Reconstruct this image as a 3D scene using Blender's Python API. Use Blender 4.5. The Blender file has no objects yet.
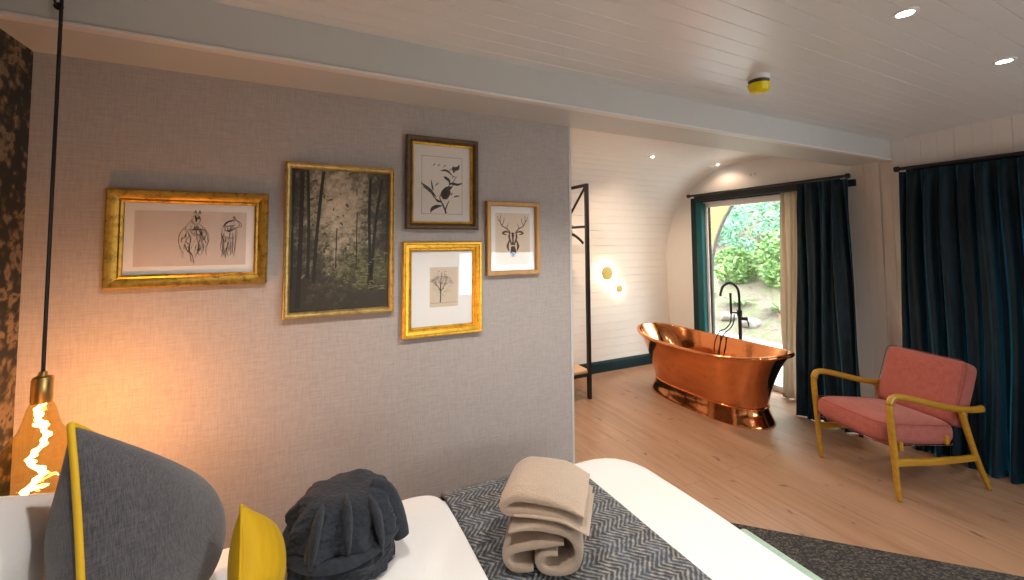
import bpy, math, random
from mathutils import Vector, Matrix, noise
R = math.radians
PI = math.pi
rnd = random.Random(7)
SC = bpy.context.scene
COL = SC.collection

# ------------------------------------------------------------------ helpers
class MB:
    """collects geometry, then links it as one mesh object"""
    def __init__(s):
        s.v = []; s.f = []; s.m = []
    def add(s, vs, fs, mi=0, M=None):
        k = len(s.v)
        s.v += [tuple(M @ Vector(p)) if M is not None else tuple(p) for p in vs]
        s.f += [tuple(i + k for i in f) for f in fs]
        s.m += [mi] * len(fs)
        return s
    def box(s, c, d, mi=0, M=None):
        x, y, z = d[0] / 2, d[1] / 2, d[2] / 2
        vs = [(c[0] + a * x, c[1] + b * y, c[2] + e * z) for a in (-1, 1) for b in (-1, 1) for e in (-1, 1)]
        return s.add(vs, [(0, 1, 3, 2), (4, 6, 7, 5), (0, 4, 5, 1), (2, 3, 7, 6), (0, 2, 6, 4), (1, 5, 7, 3)], mi, M)
    def bounds(s, a, b, mi=0, M=None):
        return s.box([(a[i] + b[i]) / 2 for i in range(3)], [abs(b[i] - a[i]) for i in range(3)], mi, M)
    def grid(s, fn, nu, nv, mi=0, cu=False, cv=False, M=None):
        vs = [fn(i / (nu if cu else nu - 1), j / (nv if cv else nv - 1)) for i in range(nu) for j in range(nv)]
        fs = []
        for i in range(nu if cu else nu - 1):
            for j in range(nv if cv else nv - 1):
                a, b = (i + 1) % nu, (j + 1) % nv
                fs.append((i * nv + j, a * nv + j, a * nv + b, i * nv + b))
        return s.add(vs, fs, mi, M)
    def tube(s, pts, r, n=10, mi=0, M=None, sx=1.0, caps=True, up=(0, 0, 1)):
        pts = [Vector(p) for p in pts]
        rs = r if isinstance(r, (list, tuple)) else [r] * len(pts)
        vs = []; fs = []; N = None
        for i, p in enumerate(pts):
            t = (pts[min(i + 1, len(pts) - 1)] - pts[max(i - 1, 0)]).normalized()
            if N is None:
                u = Vector(up)
                if abs(t.dot(u)) > .95: u = Vector((1, 0, 0))
                N = (u - t * u.dot(t)).normalized()
            else:
                N = (N - t * N.dot(t)).normalized()
            B = t.cross(N)
            for k in range(n):
                a = 2 * PI * k / n
                vs.append(p + N * (math.cos(a) * rs[i]) + B * (math.sin(a) * rs[i] * sx))
        for i in range(len(pts) - 1):
            for k in range(n):
                q = (k + 1) % n
                fs.append((i * n + k, i * n + q, (i + 1) * n + q, (i + 1) * n + k))
        if caps:
            fs.append(tuple(range(n - 1, -1, -1)))
            fs.append(tuple((len(pts) - 1) * n + k for k in range(n)))
        return s.add(vs, fs, mi, M)
    def lathe(s, prof, n=32, mi=0, M=None):
        vs = []; fs = []
        for r, z in prof:
            for k in range(n):
                a = 2 * PI * k / n
                vs.append((r * math.cos(a), r * math.sin(a), z))
        for i in range(len(prof) - 1):
            for k in range(n):
                q = (k + 1) % n
                fs.append((i * n + k, i * n + q, (i + 1) * n + q, (i + 1) * n + k))
        return s.add(vs, fs, mi, M)
    def prism(s, poly, axis, a, b, mi=0, M=None):
        """poly: 2D outline; extruded along axis from a to b"""
        def p3(p, h):
            return {'x': (h, p[0], p[1]), 'y': (p[0], h, p[1]), 'z': (p[0], p[1], h)}[axis]
        n = len(poly)
        vs = [p3(p, a) for p in poly] + [p3(p, b) for p in poly]
        fs = [tuple(range(n)), tuple(range(2 * n - 1, n - 1, -1))]
        fs += [(i, i + n, (i + 1) % n + n, (i + 1) % n) for i in range(n)]
        return s.add(vs, fs, mi, M)
    def build(s, name, mats, parent=None, smooth=True, bevel=0, sub=0, angle=40, solid=0):
        me = bpy.data.meshes.new(name)
        me.from_pydata(s.v, [], s.f)
        if not isinstance(mats, (list, tuple)): mats = [mats]
        for m in mats: me.materials.append(m)
        me.polygons.foreach_set('material_index', s.m)
        me.validate()
        import bmesh
        b = bmesh.new(); b.from_mesh(me)
        bmesh.ops.remove_doubles(b, verts=b.verts, dist=1e-5)
        bmesh.ops.recalc_face_normals(b, faces=b.faces)
        b.to_mesh(me); b.free()
        o = bpy.data.objects.new(name, me); COL.objects.link(o)
        if parent is not None: o.parent = parent
        if solid:
            k = o.modifiers.new('solid', 'SOLIDIFY'); k.thickness = solid; k.offset = 0
        if bevel:
            k = o.modifiers.new('bevel', 'BEVEL'); k.width = bevel; k.segments = 3; k.limit_method = 'ANGLE'; k.angle_limit = R(40)
        if sub:
            k = o.modifiers.new('sub', 'SUBSURF'); k.levels = sub; k.render_levels = sub
        if smooth:
            me.polygons.foreach_set('use_smooth', [True] * len(me.polygons))
            if angle < 180 and not sub:
                me.set_sharp_from_angle(angle=R(angle))
        return o

def tag(o, label, cat, group=None):
    o['label'] = label; o['category'] = cat
    if group: o['group'] = group
    return o
def struct(o):
    o['kind'] = 'structure'; return o
def stuff(o, label, cat):
    o['kind'] = 'stuff'; return tag(o, label, cat)
def empty(name, loc=(0, 0, 0), rz=0):
    o = bpy.data.objects.new(name, None); COL.objects.link(o)
    o.location = loc; o.rotation_euler = (0, 0, rz); o.empty_display_size = .1
    return o
def copy_tree(o, parent=None):
    c = o.copy(); COL.objects.link(c)
    if parent is not None: c.parent = parent
    for ch in [k for k in o.children]: copy_tree(ch, c)
    return c
def spline(P, n=8):
    P = [Vector(p) for p in P]; out = []
    for i in range(len(P) - 1):
        a, b, c, d = P[max(i - 1, 0)], P[i], P[i + 1], P[min(i + 2, len(P) - 1)]
        for k in range(n):
            t = k / n
            out.append(.5 * ((2 * b) + (c - a) * t + (2 * a - 5 * b + 4 * c - d) * t * t + (3 * b - a - 3 * c + d) * t ** 3))
    out.append(P[-1]); return out
def sgnp(c, p): return math.copysign(abs(c) ** p, c)
def sstep(a, b, x):
    t = min(1, max(0, (x - a) / (b - a))); return t * t * (3 - 2 * t)

# ------------------------------------------------------------------ materials
class NT:
    def __init__(s, name):
        s.mat = bpy.data.materials.new(name); s.mat.use_nodes = True
        s.t = s.mat.node_tree; s.b = s.t.nodes['Principled BSDF']; s.out = s.t.nodes['Material Output']
    def n(s, typ, ins=None, **kw):
        x = s.t.nodes.new(typ)
        for k, v in kw.items(): setattr(x, k, v)
        for k, v in (ins or {}).items():
            if isinstance(v, bpy.types.NodeSocket): s.t.links.new(v, x.inputs[k])
            else: x.inputs[k].default_value = v
        return x
    def l(s, a, b): s.t.links.new(a, b)
    def math(s, op, a, b=0.0, c=0.0):
        return s.n('ShaderNodeMath', {0: a, 1: b, 2: c}, operation=op).outputs[0]
    def co(s, scale=(1, 1, 1), rot=(0, 0, 0), loc=(0, 0, 0)):
        tc = s.n('ShaderNodeTexCoord')
        return s.n('ShaderNodeMapping', {'Vector': tc.outputs['Object'], 'Scale': scale, 'Rotation': rot, 'Location': loc}).outputs[0]
    def noise(s, vec, scale=5, detail=3, rough=.5):
        return s.n('ShaderNodeTexNoise', {'Vector': vec, 'Scale': scale, 'Detail': detail, 'Roughness': rough}).outputs[0]
    def ramp(s, fac, stops):
        x = s.n('ShaderNodeValToRGB', {'Fac': fac}); e = x.color_ramp.elements
        while len(e) < len(stops): e.new(.5)
        for k, (p, c) in zip(e, stops): k.position = p; k.color = (*c, 1)
        return x.outputs[0]
    def mix(s, fac, a, b, mode='MIX'):
        x = s.n('ShaderNodeMix', data_type='RGBA', blend_type=mode)
        for i, v in ((0, fac), (6, a), (7, b)):
            if isinstance(v, bpy.types.NodeSocket): s.l(v, x.inputs[i])
            else: x.inputs[i].default_value = v if i == 0 else (*v, 1)
        return x.outputs[2]
    def set(s, **kw):
        for k, v in kw.items():
            k = k.replace('_', ' ')
            if isinstance(v, bpy.types.NodeSocket): s.l(v, s.b.inputs[k])
            else: s.b.inputs[k].default_value = (*v, 1) if isinstance(v, tuple) and len(v) == 3 else v
        return s
    def bump(s, h, strength=.3, dist=.01):
        x = s.n('ShaderNodeBump', {'Height': h, 'Strength': strength, 'Distance': dist})
        s.l(x.outputs[0], s.b.inputs['Normal']); return s

def plain(name, c, rough=.5, metal=0., var=.06, scale=14, bump=0., **kw):
    m = NT(name); v = m.co()
    f = m.noise(v, scale, 3)
    col = m.mix(f, tuple(x * (1 - var) for x in c), tuple(min(1, x * (1 + var)) for x in c))
    m.set(Base_Color=col, Roughness=rough, Metallic=metal, **kw)
    if bump: m.bump(m.noise(v, scale * 6, 3), bump, .004)
    return m.mat
def fabric(name, c1, c2, sx=700, bump=.35, sheen=.3, rough=.9, plane=None, dist=.002):
    """plain woven cloth: two crossed stripe sets broken up by noise"""
    m = NT(name); v = m.co()
    a = m.noise(m.co((sx, sx * .06, sx * .06)), 1, 2); b = m.noise(m.co((sx * .06, sx * .06, sx)), 1, 2)
    d = m.noise(m.co((sx * .06, sx, sx * .06)), 1, 2)
    h = m.math('ADD', m.math('ADD', a, b), d)
    f = m.math('MULTIPLY_ADD', h, 2.0, -2.5)
    m.set(Base_Color=m.mix(f, c1, c2), Roughness=rough, Sheen_Weight=sheen)
    m.bump(h, bump, dist); return m.mat

WHITE = plain('white paint', (.74, .715, .69), .42, var=.02)
BOARD = plain('painted boards', (.71, .715, .71), .3, var=.02)
BEAMW = plain('dimmed white paint', (.57, .57, .55), .45, var=.02)  # white paint darkened in colour to stand for the weaker light on it
TEAL = plain('dark teal paint', (.005, .022, .028), .55, var=.1, Specular_IOR_Level=.22)
BLACK = plain('black metal', (.012, .012, .013), .38, 0.3, var=.1)
GOLDP = plain('satin gold paint', (.66, .50, .16), .35, .35, var=.12, scale=60)
BRASS = plain('brushed brass', (.62, .43, .16), .28, 1., var=.12, scale=60)

def m_wallpaper():
    m = NT('woven linen wallpaper')
    a = m.noise(m.co((330, 10, 14)), 1, 3, .6); b = m.noise(m.co((14, 10, 330)), 1, 3, .6); c = m.noise(m.co(), 60, 2)
    h = m.math('ADD', a, b)
    f = m.math('MULTIPLY_ADD', m.math('ADD', h, m.math('MULTIPLY', c, .3)), 2.2, -2.0)
    m.set(Base_Color=m.mix(f, (.365, .325, .308), (.455, .41, .388)), Roughness=.8, Sheen_Weight=.1)
    m.bump(h, .15, .002); return m.mat
def m_floral():
    m = NT('dark floral wallpaper'); v = m.co()
    n1 = m.n('ShaderNodeTexNoise', {'Vector': v, 'Scale': 9., 'Detail': 5., 'Roughness': .65, 'Distortion': .6}).outputs[0]
    n2 = m.n('ShaderNodeTexVoronoi', {'Vector': v, 'Scale': 30.}).outputs['Distance']
    f = m.math('ADD', n1, m.math('MULTIPLY', n2, -.25))
    col = m.ramp(f, [(.0, (.012, .014, .016)), (.34, (.02, .022, .022)), (.39, (.09, .06, .03)), (.45, (.26, .18, .11)), (.52, (.17, .13, .08)), (.56, (.03, .035, .03))])
    m.set(Base_Color=col, Roughness=.7); return m.mat
def m_floor():
    m = NT('oak floor boards')
    tc = m.n('ShaderNodeTexCoord').outputs['Object']
    mp = m.n('ShaderNodeMapping', {'Vector': tc, 'Rotation': (0, 0, R(90))}).outputs[0]
    br = m.n('ShaderNodeTexBrick', {'Vector': mp, 'Color1': (.0, .0, .0, 1), 'Color2': (1, 1, 1, 1), 'Mortar': (.5, .5, .5, 1), 'Scale': 1., 'Mortar Size': .0012, 'Mortar Smooth': .1, 'Brick Width': 1.9, 'Row Height': .19}, offset=.37)
    idv = m.n('ShaderNodeMapping', {'Vector': tc, 'Scale': (22, 1.6, 1)})
    off = m.n('ShaderNodeVectorMath', {0: idv.outputs[0], 1: br.outputs['Color']}, operation='MULTIPLY_ADD'); off.inputs[1].default_value = (1, 1, 1)
    m.l(br.outputs['Color'], off.inputs[2])
    g = m.n('ShaderNodeTexNoise', {'Vector': off.outputs[0], 'Scale': 2.2, 'Detail': 6., 'Roughness': .62, 'Distortion': .5}).outputs[0]
    base = m.ramp(g, [(.25, (.20, .108, .06)), (.45, (.315, .184, .112)), (.62, (.385, .235, .15)), (.8, (.45, .295, .20))])
    tone = m.n('ShaderNodeSeparateColor', {0: br.outputs['Color']}).outputs[0]
    base = m.mix(m.math('MULTIPLY', tone, .35), base, (.31, .19, .12))
    # knots
    kv = m.n('ShaderNodeMapping', {'Vector': tc, 'Scale': (8.5, 3.6, 1)}).outputs[0]
    kv = m.n('ShaderNodeVectorMath', {0: kv, 1: m.n('ShaderNodeTexNoise', {'Vector': tc, 'Scale': 9.}).outputs[1]}, operation='ADD').outputs[0]
    vo = m.n('ShaderNodeTexVoronoi', {'Vector': kv, 'Scale': 1.0}).outputs['Distance']
    k = m.n('ShaderNodeMapRange', {0: vo, 1: .03, 2: .17, 3: .85, 4: 0.}).outputs[0]
    base = m.mix(k, base, (.11, .062, .04))
    base = m.mix(br.outputs['Fac'], base, (.16, .09, .055))
    m.set(Base_Color=base, Roughness=m.math('MULTIPLY_ADD', g, .25, .27), Specular_IOR_Level=.45)
    m.bump(m.math('SUBTRACT', m.math('MULTIPLY', g, .3), br.outputs['Fac']), .25, .004); return m.mat
def m_wood(name, c1, c2, axis=0, rough=.4, sc=1.):
    s = [30 * sc] * 3; s[axis] = 2.5 * sc
    m = NT(name); g = m.n('ShaderNodeTexNoise', {'Vector': m.co(tuple(s)), 'Scale': 1.4, 'Detail': 4., 'Distortion': .6}).outputs[0]
    m.set(Base_Color=m.mix(m.math('MULTIPLY_ADD', g, 2., -.5), c1, c2), Roughness=rough); m.bump(g, .08, .003); return m.mat
def m_velvet(name, c, c2, sheen=.7, tint=(.04, .42, .75)):
    m = NT(name); f = m.noise(m.co((40, 40, 6)), 1, 4)
    m.set(Base_Color=m.mix(m.math('MULTIPLY_ADD', f, 2., -.5), c, c2), Roughness=.7, Sheen_Weight=sheen, Sheen_Roughness=.35, Specular_IOR_Level=.25)
    m.b.inputs['Sheen Tint'].default_value = (*tint, 1)
    m.bump(m.noise(m.co((220, 220, 90)), 1, 2), .2, .003); return m.mat
def m_copper():
    m = NT('polished copper'); v = m.co((3, 3, 8))
    f = m.noise(v, 3, 4)
    m.set(Base_Color=m.mix(f, (.74, .26, .10), (.88, .37, .155)), Metallic=1., Roughness=m.math('MULTIPLY_ADD', f, .10, .06))
    m.bump(m.noise(m.co((4, 4, 4)), 3, 2), .10, .01); return m.mat
def m_glass(name, tint=(1, 1, 1), refl=.08):
    m = NT(name); m.t.nodes.remove(m.b)
    tr = m.n('ShaderNodeBsdfTransparent', {0: (*tint, 1)}); gl = m.n('ShaderNodeBsdfGlossy', {'Roughness': .0})
    lw = m.n('ShaderNodeLayerWeight', {0: .5})
    f = m.math('MULTIPLY_ADD', m.math('POWER', lw.outputs['Facing'], 5.), .9, refl)
    mx = m.n('ShaderNodeMixShader', {0: f, 1: tr.outputs[0], 2: gl.outputs[0]})
    m.l(mx.outputs[0], m.out.inputs[0]); return m.mat
def m_emit(name, c, s):
    m = NT(name); m.t.nodes.remove(m.b)
    e = m.n('ShaderNodeEmission', {0: (*c, 1), 1: s}); m.l(e.outputs[0], m.out.inputs[0]); return m.mat
def m_sheer():
    m = NT('cream sheer voile'); d = m.n('ShaderNodeBsdfDiffuse', {0: (.62, .54, .44, 1)}); t = m.n('ShaderNodeBsdfTranslucent', {0: (.60, .50, .38, 1)})
    m.t.nodes.remove(m.b)
    mx = m.n('ShaderNodeMixShader', {0: .32, 1: d.outputs[0], 2: t.outputs[0]})
    tr = m.n('ShaderNodeBsdfTransparent'); m2 = m.n('ShaderNodeMixShader', {0: .08, 1: mx.outputs[0], 2: tr.outputs[0]})
    m.l(m2.outputs[0], m.out.inputs[0]); return m.mat
def m_herring():
    m = NT('herringbone weave')
    tc = m.n('ShaderNodeTexCoord').outputs['Object']
    wob = m.n('ShaderNodeVectorMath', {0: m.n('ShaderNodeTexNoise', {'Vector': tc, 'Scale': 30.}).outputs[1], 1: (.009, .009, 0), 2: tc}, operation='MULTIPLY_ADD').outputs[0]
    sp = m.n('ShaderNodeSeparateXYZ', {0: wob}); x, y = sp.outputs[0], sp.outputs[1]
    col = m.math('MULTIPLY', y, 1 / .044)
    tri = m.math('PINGPONG', col, 1.0)
    ph = m.math('ADD', m.math('MULTIPLY', x, 1 / .0185), m.math('MULTIPLY', tri, 2.4))
    st = m.math('PINGPONG', ph, .5)              # 0..0.5 stripes
    n = m.noise(tc, 55, 3); n2 = m.noise(tc, 260, 2); n3 = m.noise(tc, 18, 2)
    f = m.math('ADD', m.math('MULTIPLY_ADD', st, 2.0, -.12), m.math('MULTIPLY_ADD', n, 1.8, -1.05))
    f = m.math('ADD', f, m.math('MULTIPLY_ADD', n2, .8, -.4))
    dark = m.mix(m.math('MULTIPLY_ADD', n3, 4., -1.6), (.028, .032, .038), (.045, .065, .095))
    light = m.mix(n, (.21, .205, .195), (.48, .46, .43))
    cl = m.n('ShaderNodeClamp', {0: f}).outputs[0]
    m.set(Base_Color=m.mix(cl, dark, light), Roughness=.92, Sheen_Weight=.15)
    m.bump(f, .5, .004); return m.mat
def m_rug():
    m = NT('charcoal looped rug'); tc = m.n('ShaderNodeTexCoord').outputs['Object']
    v = m.n('ShaderNodeTexVoronoi', {'Vector': m.n('ShaderNodeMapping', {'Vector': tc, 'Scale': (110, 170, 60)}).outputs[0], 'Scale': 1.}, )
    n = m.noise(tc, 120, 2)
    c = m.n('ShaderNodeSeparateColor', {0: v.outputs['Color']}).outputs[0]
    f = m.math('ADD', m.math('MULTIPLY', c, .7), m.math('MULTIPLY', n, .4))
    m.set(Base_Color=m.ramp(f, [(.2, (.012, .012, .013)), (.6, (.035, .033, .032)), (.9, (.12, .112, .10))]), Roughness=.95)
    m.bump(m.math('SUBTRACT', 1., v.outputs['Distance']), .9, .008); return m.mat
def m_towel(name, c1, c2, sc=330, b=1.0, sheen=.35):
    m = NT(name); v = m.co(); n = m.noise(v, sc, 3, .7); n2 = m.noise(v, 14, 3)
    m.set(Base_Color=m.mix(m.math('ADD', m.math('MULTIPLY', n, .7), m.math('MULTIPLY', n2, .3)), c1, c2), Roughness=1., Sheen_Weight=sheen)
    m.bump(n, b, .006); return m.mat
def m_cotton(name='white cotton', c=(.80, .79, .78), wr=.35):
    m = NT(name); v = m.co()
    h = m.math('ADD', m.noise(v, 7, 4, .55), m.math('MULTIPLY', m.noise(m.co((900, 60, 60)), 1, 1), .03))
    m.set(Base_Color=c, Roughness=.85, Sheen_Weight=.15); m.bump(h, wr, .02); return m.mat
def m_gilt(name, c=(.62, .38, .09), c2=(.30, .15, .03), rough=.38, metal=.85):
    m = NT(name); v = m.co(); n = m.noise(v, 38, 5, .7)
    m.set(Base_Color=m.ramp(n, [(.3, c2), (.5, c), (.75, tuple(min(1, x * 1.25) for x in c))]), Metallic=metal, Roughness=m.math('MULTIPLY_ADD', n, .3, rough - .12))
    m.bump(m.noise(v, 120, 3), .25, .003); return m.mat

WALLP = m_wallpaper(); FLORAL = m_floral(); FLOOR = m_floor()
COPPER = m_copper(); HERR = m_herring(); RUG = m_rug()
GLASS = m_glass('clear window glass', refl=.05); PGLASS = m_glass('picture glass', refl=.025)
VELVET = m_velvet('teal velvet', (.0015, .0035, .005), (.005, .022, .036), .95)
SHEER = m_sheer()
COTTON = m_cotton(); SHEETM = m_cotton('white bed linen', (.82, .815, .81), .3)
BEIGE = m_towel('beige towelling', (.42, .30, .21), (.68, .54, .42), 240, 1.0)
NAVY = m_towel('navy fleece', (.002, .003, .006), (.040, .048, .066), 75, 1.0, .08)
GREYF = fabric('charcoal woven cloth', (.036, .036, .044), (.088, .084, .094), 900, .45)
YELF = m_velvet('mustard velvet', (.46, .27, .004), (.57, .355, .008), .2, (1, .8, .3))
YELP = plain('mustard piping', (.60, .37, .005), .7)
REDF = fabric('coral upholstery cloth', (.30, .072, .056), (.37, .102, .083), 420, .25, .15)
REDP = plain('dark coral piping', (.20, .045, .035), .7)
ARMW = m_wood('honey stained wood', (.34, .165, .012), (.46, .26, .025), 1, .32)
MINT = fabric('mint cloth', (.26, .42, .34), (.36, .52, .43), 400, .2)
LENS = m_emit('lit lamp lens', (1, .96, .9), 30)

# ------------------------------------------------------------------ camera
cam = bpy.data.objects.new('camera', bpy.data.cameras.new('camera')); COL.objects.link(cam)
F, CY, H = 412.92, 222.65, 1.5
yw, pt, rl = R(25.86), R(2.91), R(-.37)
fw = Vector((math.sin(yw) * math.cos(pt), math.cos(yw) * math.cos(pt), math.sin(pt)))
rt = Vector((math.cos(yw), -math.sin(yw), 0)); up = rt.cross(fw)
r2 = rt * math.cos(rl) + up * math.sin(rl); u2 = -rt * math.sin(rl) + up * math.cos(rl)
Mx = Matrix((r2, u2, -fw)).transposed().to_4x4(); Mx.translation = (0, 0, H)
cam.matrix_world = Mx
cam.data.sensor_fit = 'HORIZONTAL'; cam.data.sensor_width = 36; cam.data.lens = F / 1024 * 36
cam.data.shift_y = -(290 - CY) / 1024; cam.data.clip_start = .02; cam.data.clip_end = 200
SC.camera = cam

# ------------------------------------------------------------------ room shell
XL, XR = -.852, 4.2           # headboard wall, window wall
YP = 1.92                    # partition face
YB = -2.6                    # wall behind the photographer
YS = 4.02                    # widest point of the curved wall
def ceil_z(y): return 2.31 + .05 * (1 - ((y + .4) / 2.035) ** 2)

o = struct(MB().bounds((-1.0, YB - .1, -.08), (XR + .12, 4.15, 0)).build('floor', FLOOR, smooth=False))

def grooved(profile, step, depth=.004, wd=.006):
    """walk a 2D profile and press V grooves into it every step metres; returns dense profile"""
    P = [Vector(p) for p in profile]; L = [0]
    for a, b in zip(P, P[1:]): L.append(L[-1] + (b - a).length)
    def at(s):
        for i in range(len(P) - 1):
            if s <= L[i + 1] + 1e-9:
                t = (s - L[i]) / max(1e-9, L[i + 1] - L[i]); return P[i].lerp(P[i + 1], t), (P[i + 1] - P[i]).normalized()
        return P[-1], (P[-1] - P[-2]).normalized()
    out = []; s = 0
    while s < L[-1] - wd:
        e = min(s + step, L[-1])
        out.append(at(s + wd / 2)[0]); out.append(at((s + e) / 2)[0]); out.append(at(e - wd / 2)[0])
        p, t = at(e); out.append(p + Vector((t.y, -t.x)) * depth)
        s = e
    return out
def sweep_x(prof, x0, x1, name, mat, flip=1):
    m = MB()
    m.grid(lambda u, v: (x0 + (x1 - x0) * u, prof[round(v * (len(prof) - 1))].x, prof[round(v * (len(prof) - 1))].y), 2, len(prof))
    return struct(m.build(name, mat, smooth=False))
# main ceiling: boards run along x. profile walked from beam towards -y, grooves pressed up
pr = [(1.66 - i * .142, ceil_z(1.66 - i * .142)) for i in range(31)]
prof = grooved(pr, .0805, .004, .004)
sweep_x(prof, -1.0, XR + .06, 'ceiling', BOARD)
# beam (fascia + soffit lip) and the flat soffit over the picture wall
struct(MB().bounds((-1.0, 1.635, 2.155), (XR + .02, YP + .03, 2.36)).build('beam', BEAMW, bevel=.012))
struct(MB().bounds((-1.0, 1.622, 2.147), (XR + .01, 1.66, 2.158)).build('trim_1', WHITE, bevel=.003))
# barrel ceiling and curved wall of the bath alcove
cy0, cz0, rad = 2.95, 1.30, 1.07
bp = [(3.955, -.0), (3.985, .45), (4.01, .9), (4.02, 1.3)]
bp += [(cy0 + rad * math.cos(R(a)), cz0 + rad * math.sin(R(a))) for a in range(4, 91, 4)]
bp += [(2.6, 2.372), (2.3, 2.365), (1.93, 2.35)]
sweep_x(grooved(bp, .092, .005, .006), -1.0, XR + .06, 'wall_curved', plain('bounce warmed boards', (.81, .775, .73), .28, var=.02))  # colour lifted and warmed to stand for light bounced off bath and floor
# partition with woven paper, white end trim
struct(MB().bounds((-1.0, YP, 0), (1.283, YP + .1, 2.16)).build('wall_partition', WALLP, smooth=False))
struct(MB().bounds((1.283, YP - .004, 0), (1.298, YP + .104, 2.155)).build('trim_2', BEAMW, bevel=.002))
struct(MB().bounds((XL - .15, YB, 0), (XL, 4.1, 2.5)).build('wall_headboard', FLORAL, smooth=False))
# back wall with a window
wx0, wx1, wz0, wz1 = 2.12, 3.95, .62, 1.40
m = MB()
m.bounds((-1.0, YB - .1, 0), (wx0, YB, 2.5)); m.bounds((wx1, YB - .1, 0), (XR + .1, YB, 2.5))
m.bounds((wx0, YB - .1, 0), (wx1, YB, wz0)); m.bounds((wx0, YB - .1, wz1), (wx1, YB, 2.5))
struct(m.build('wall_back', WHITE, smooth=False))
# end wall with the window opening behind the bath, vertical grooved boards
oy0, oy1, oz1 = 1.98, 3.43, 1.965
ys = [YB]
m = MB()
def board_wall(y0, y1, z0, z1):
    y = y0; first = True
    while y < y1 - 1e-6:
        e = min(y + .0925, y1); g = .0025
        m.add([(XR, y + g, z0), (XR, e - g, z0), (XR, e - g, z1), (XR, y + g, z1)], [(0, 1, 2, 3)])
        m.add([(XR, e - g, z0), (XR + .003, e, z0), (XR + .003, e, z1), (XR, e - g, z1)], [(0, 1, 2, 3)])
        m.add([(XR + .003, y, z0), (XR, y + g, z0), (XR, y + g, z1), (XR + .003, y, z1)], [(0, 1, 2, 3)])
        y = e
v0, v1, vz0, vz1 = -2.45, -.95, .35, 2.0  # opening for the added window, out of view
board_wall(v1, oy0, 0, 2.5); board_wall(YB, v0, 0, 2.5)
board_wall(v0, v1, 0, vz0); board_wall(v0, v1, vz1, 2.5)
m.add([(XR, oy1, 0), (XR, 4.1, 0), (XR, 4.1, oz1), (XR, oy1, oz1)], [(0, 1, 2, 3)])
m.add([(XR, oy0, oz1), (XR, 4.1, oz1), (XR, 4.1, 2.5), (XR, oy0, 2.5)], [(0, 1, 2, 3)])
# outer leaf closes the reveal
m.add([(XR, oy1, 0), (XR + .09, oy1, 0), (XR + .09, oy1, oz1), (XR, oy1, oz1)], [(0, 1, 2, 3)])
m.add([(XR, oy0, 0), (XR + .09, oy0, 0), (XR + .09, oy0, oz1), (XR, oy0, oz1)], [(0, 1, 2, 3)])
m.add([(XR, oy0, oz1), (XR + .09, oy0, oz1), (XR + .09, oy1, oz1), (XR, oy1, oz1)], [(0, 1, 2, 3)])
m.bounds((XR + .03, v1, 0), (XR + .09, oy0, 2.5)); m.bounds((XR + .03, YB, 0), (XR + .09, v0, 2.5)); m.bounds((XR + .03, v0, 0), (XR + .09, v1, vz0)); m.bounds((XR + .03, v0, vz1), (XR + .09, v1, 2.5)); m.bounds((XR + .03, oy1, 0), (XR + .09, 4.2, 2.5)); m.bounds((XR + .03, oy0, oz1), (XR + .09, oy1, 2.5))
struct(m.build('wall_end', WHITE, smooth=False))
struct(MB().bounds((XR - .012, 1.715, 0), (XR + .002, 1.765, 2.155)).build('trim_3', WHITE, bevel=.003))
# dark teal skirting
bb = [(3.958, 0), (3.935, 0), (3.935, .10), (3.941, .118), (3.962, .124)]
m = MB(); m.prism(bb, 'x', .9, XR); struct(m.build('baseboard_curved', TEAL, smooth=False))
m = MB(); m.bounds((XR - .02, oy1 + .17, 0), (XR + .002, 3.95, .12)); struct(m.build('baseboard_end', TEAL, smooth=False, bevel=.004))

# windows
w1 = struct(empty('window_1', (XR, (oy0 + oy1) / 2, 0)))
def wpart(name, m, mat, **k):
    o = m.build(name, mat, None, **k); o.parent = w1; o.matrix_parent_inverse = Matrix.Translation(w1.location).inverted(); o['kind'] = 'structure'; return o
m = MB()
m.bounds((XR - .03, oy1 + .0, 0), (XR, oy1 + .155, oz1 + .07)); m.bounds((XR - .03, oy0 - .1, oz1 + .01), (XR, oy1 + .01, oz1 + .07))
wpart('architrave', m, TEAL, smooth=False, bevel=.006)
wpart('inner_lining', MB().bounds((XR - .036, oy1 - .004, 0), (XR + .03, oy1 + .075, oz1 + .012)), plain('daylit teal paint', (.006, .085, .095), .5, var=.1, Specular_IOR_Level=.25), smooth=False, bevel=.003)  # lighter teal stands in for daylight falling on the reveal
fx0, fx1 = XR + .03, XR + .085
m = MB()
m.bounds((fx0, oy1 - .03, .02), (fx1, oy1, oz1)); m.bounds((fx0, oy0, .02), (fx1, oy0 + .06, oz1))
m.bounds((fx0, oy0, oz1 - .05), (fx1, oy1, oz1)); m.bounds((fx0, oy0, 0), (fx1, oy1, .06))
wpart('window_frame', m, WHITE, smooth=False, bevel=.004)
m = MB()
g = .012
m.bounds((fx0 + .02, oy1 - .03 - g, .06), (fx1 - .01, oy1 - .03, oz1 - .05)); m.bounds((fx0 + .02, oy0 + .06, .06), (fx1 - .01, oy0 + .06 + g, oz1 - .05))
wpart('gasket', m, BLACK, smooth=False)
wpart('pane', MB().bounds((fx0 + .028, oy0 + .06, .06), (fx0 + .03, oy1 - .03, oz1 - .05)), GLASS, smooth=False)
w2 = struct(empty('window_2', ((wx0 + wx1) / 2, YB, wz0)))
m = MB()
for a, b in (((wx0, wz0), (wx0 + .05, wz1)), ((wx1 - .05, wz0), (wx1, wz1)), ((wx0, wz0), (wx1, wz0 + .05)), ((wx0, wz1 - .05), (wx1, wz1))):
    m.bounds((a[0], YB - .08, a[1]), (b[0], YB - .02, b[1]))
o = m.build('window_frame', WHITE, smooth=False); o.parent = w2; o.matrix_parent_inverse = Matrix.Translation(w2.location).inverted(); o['kind'] = 'structure'
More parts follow.
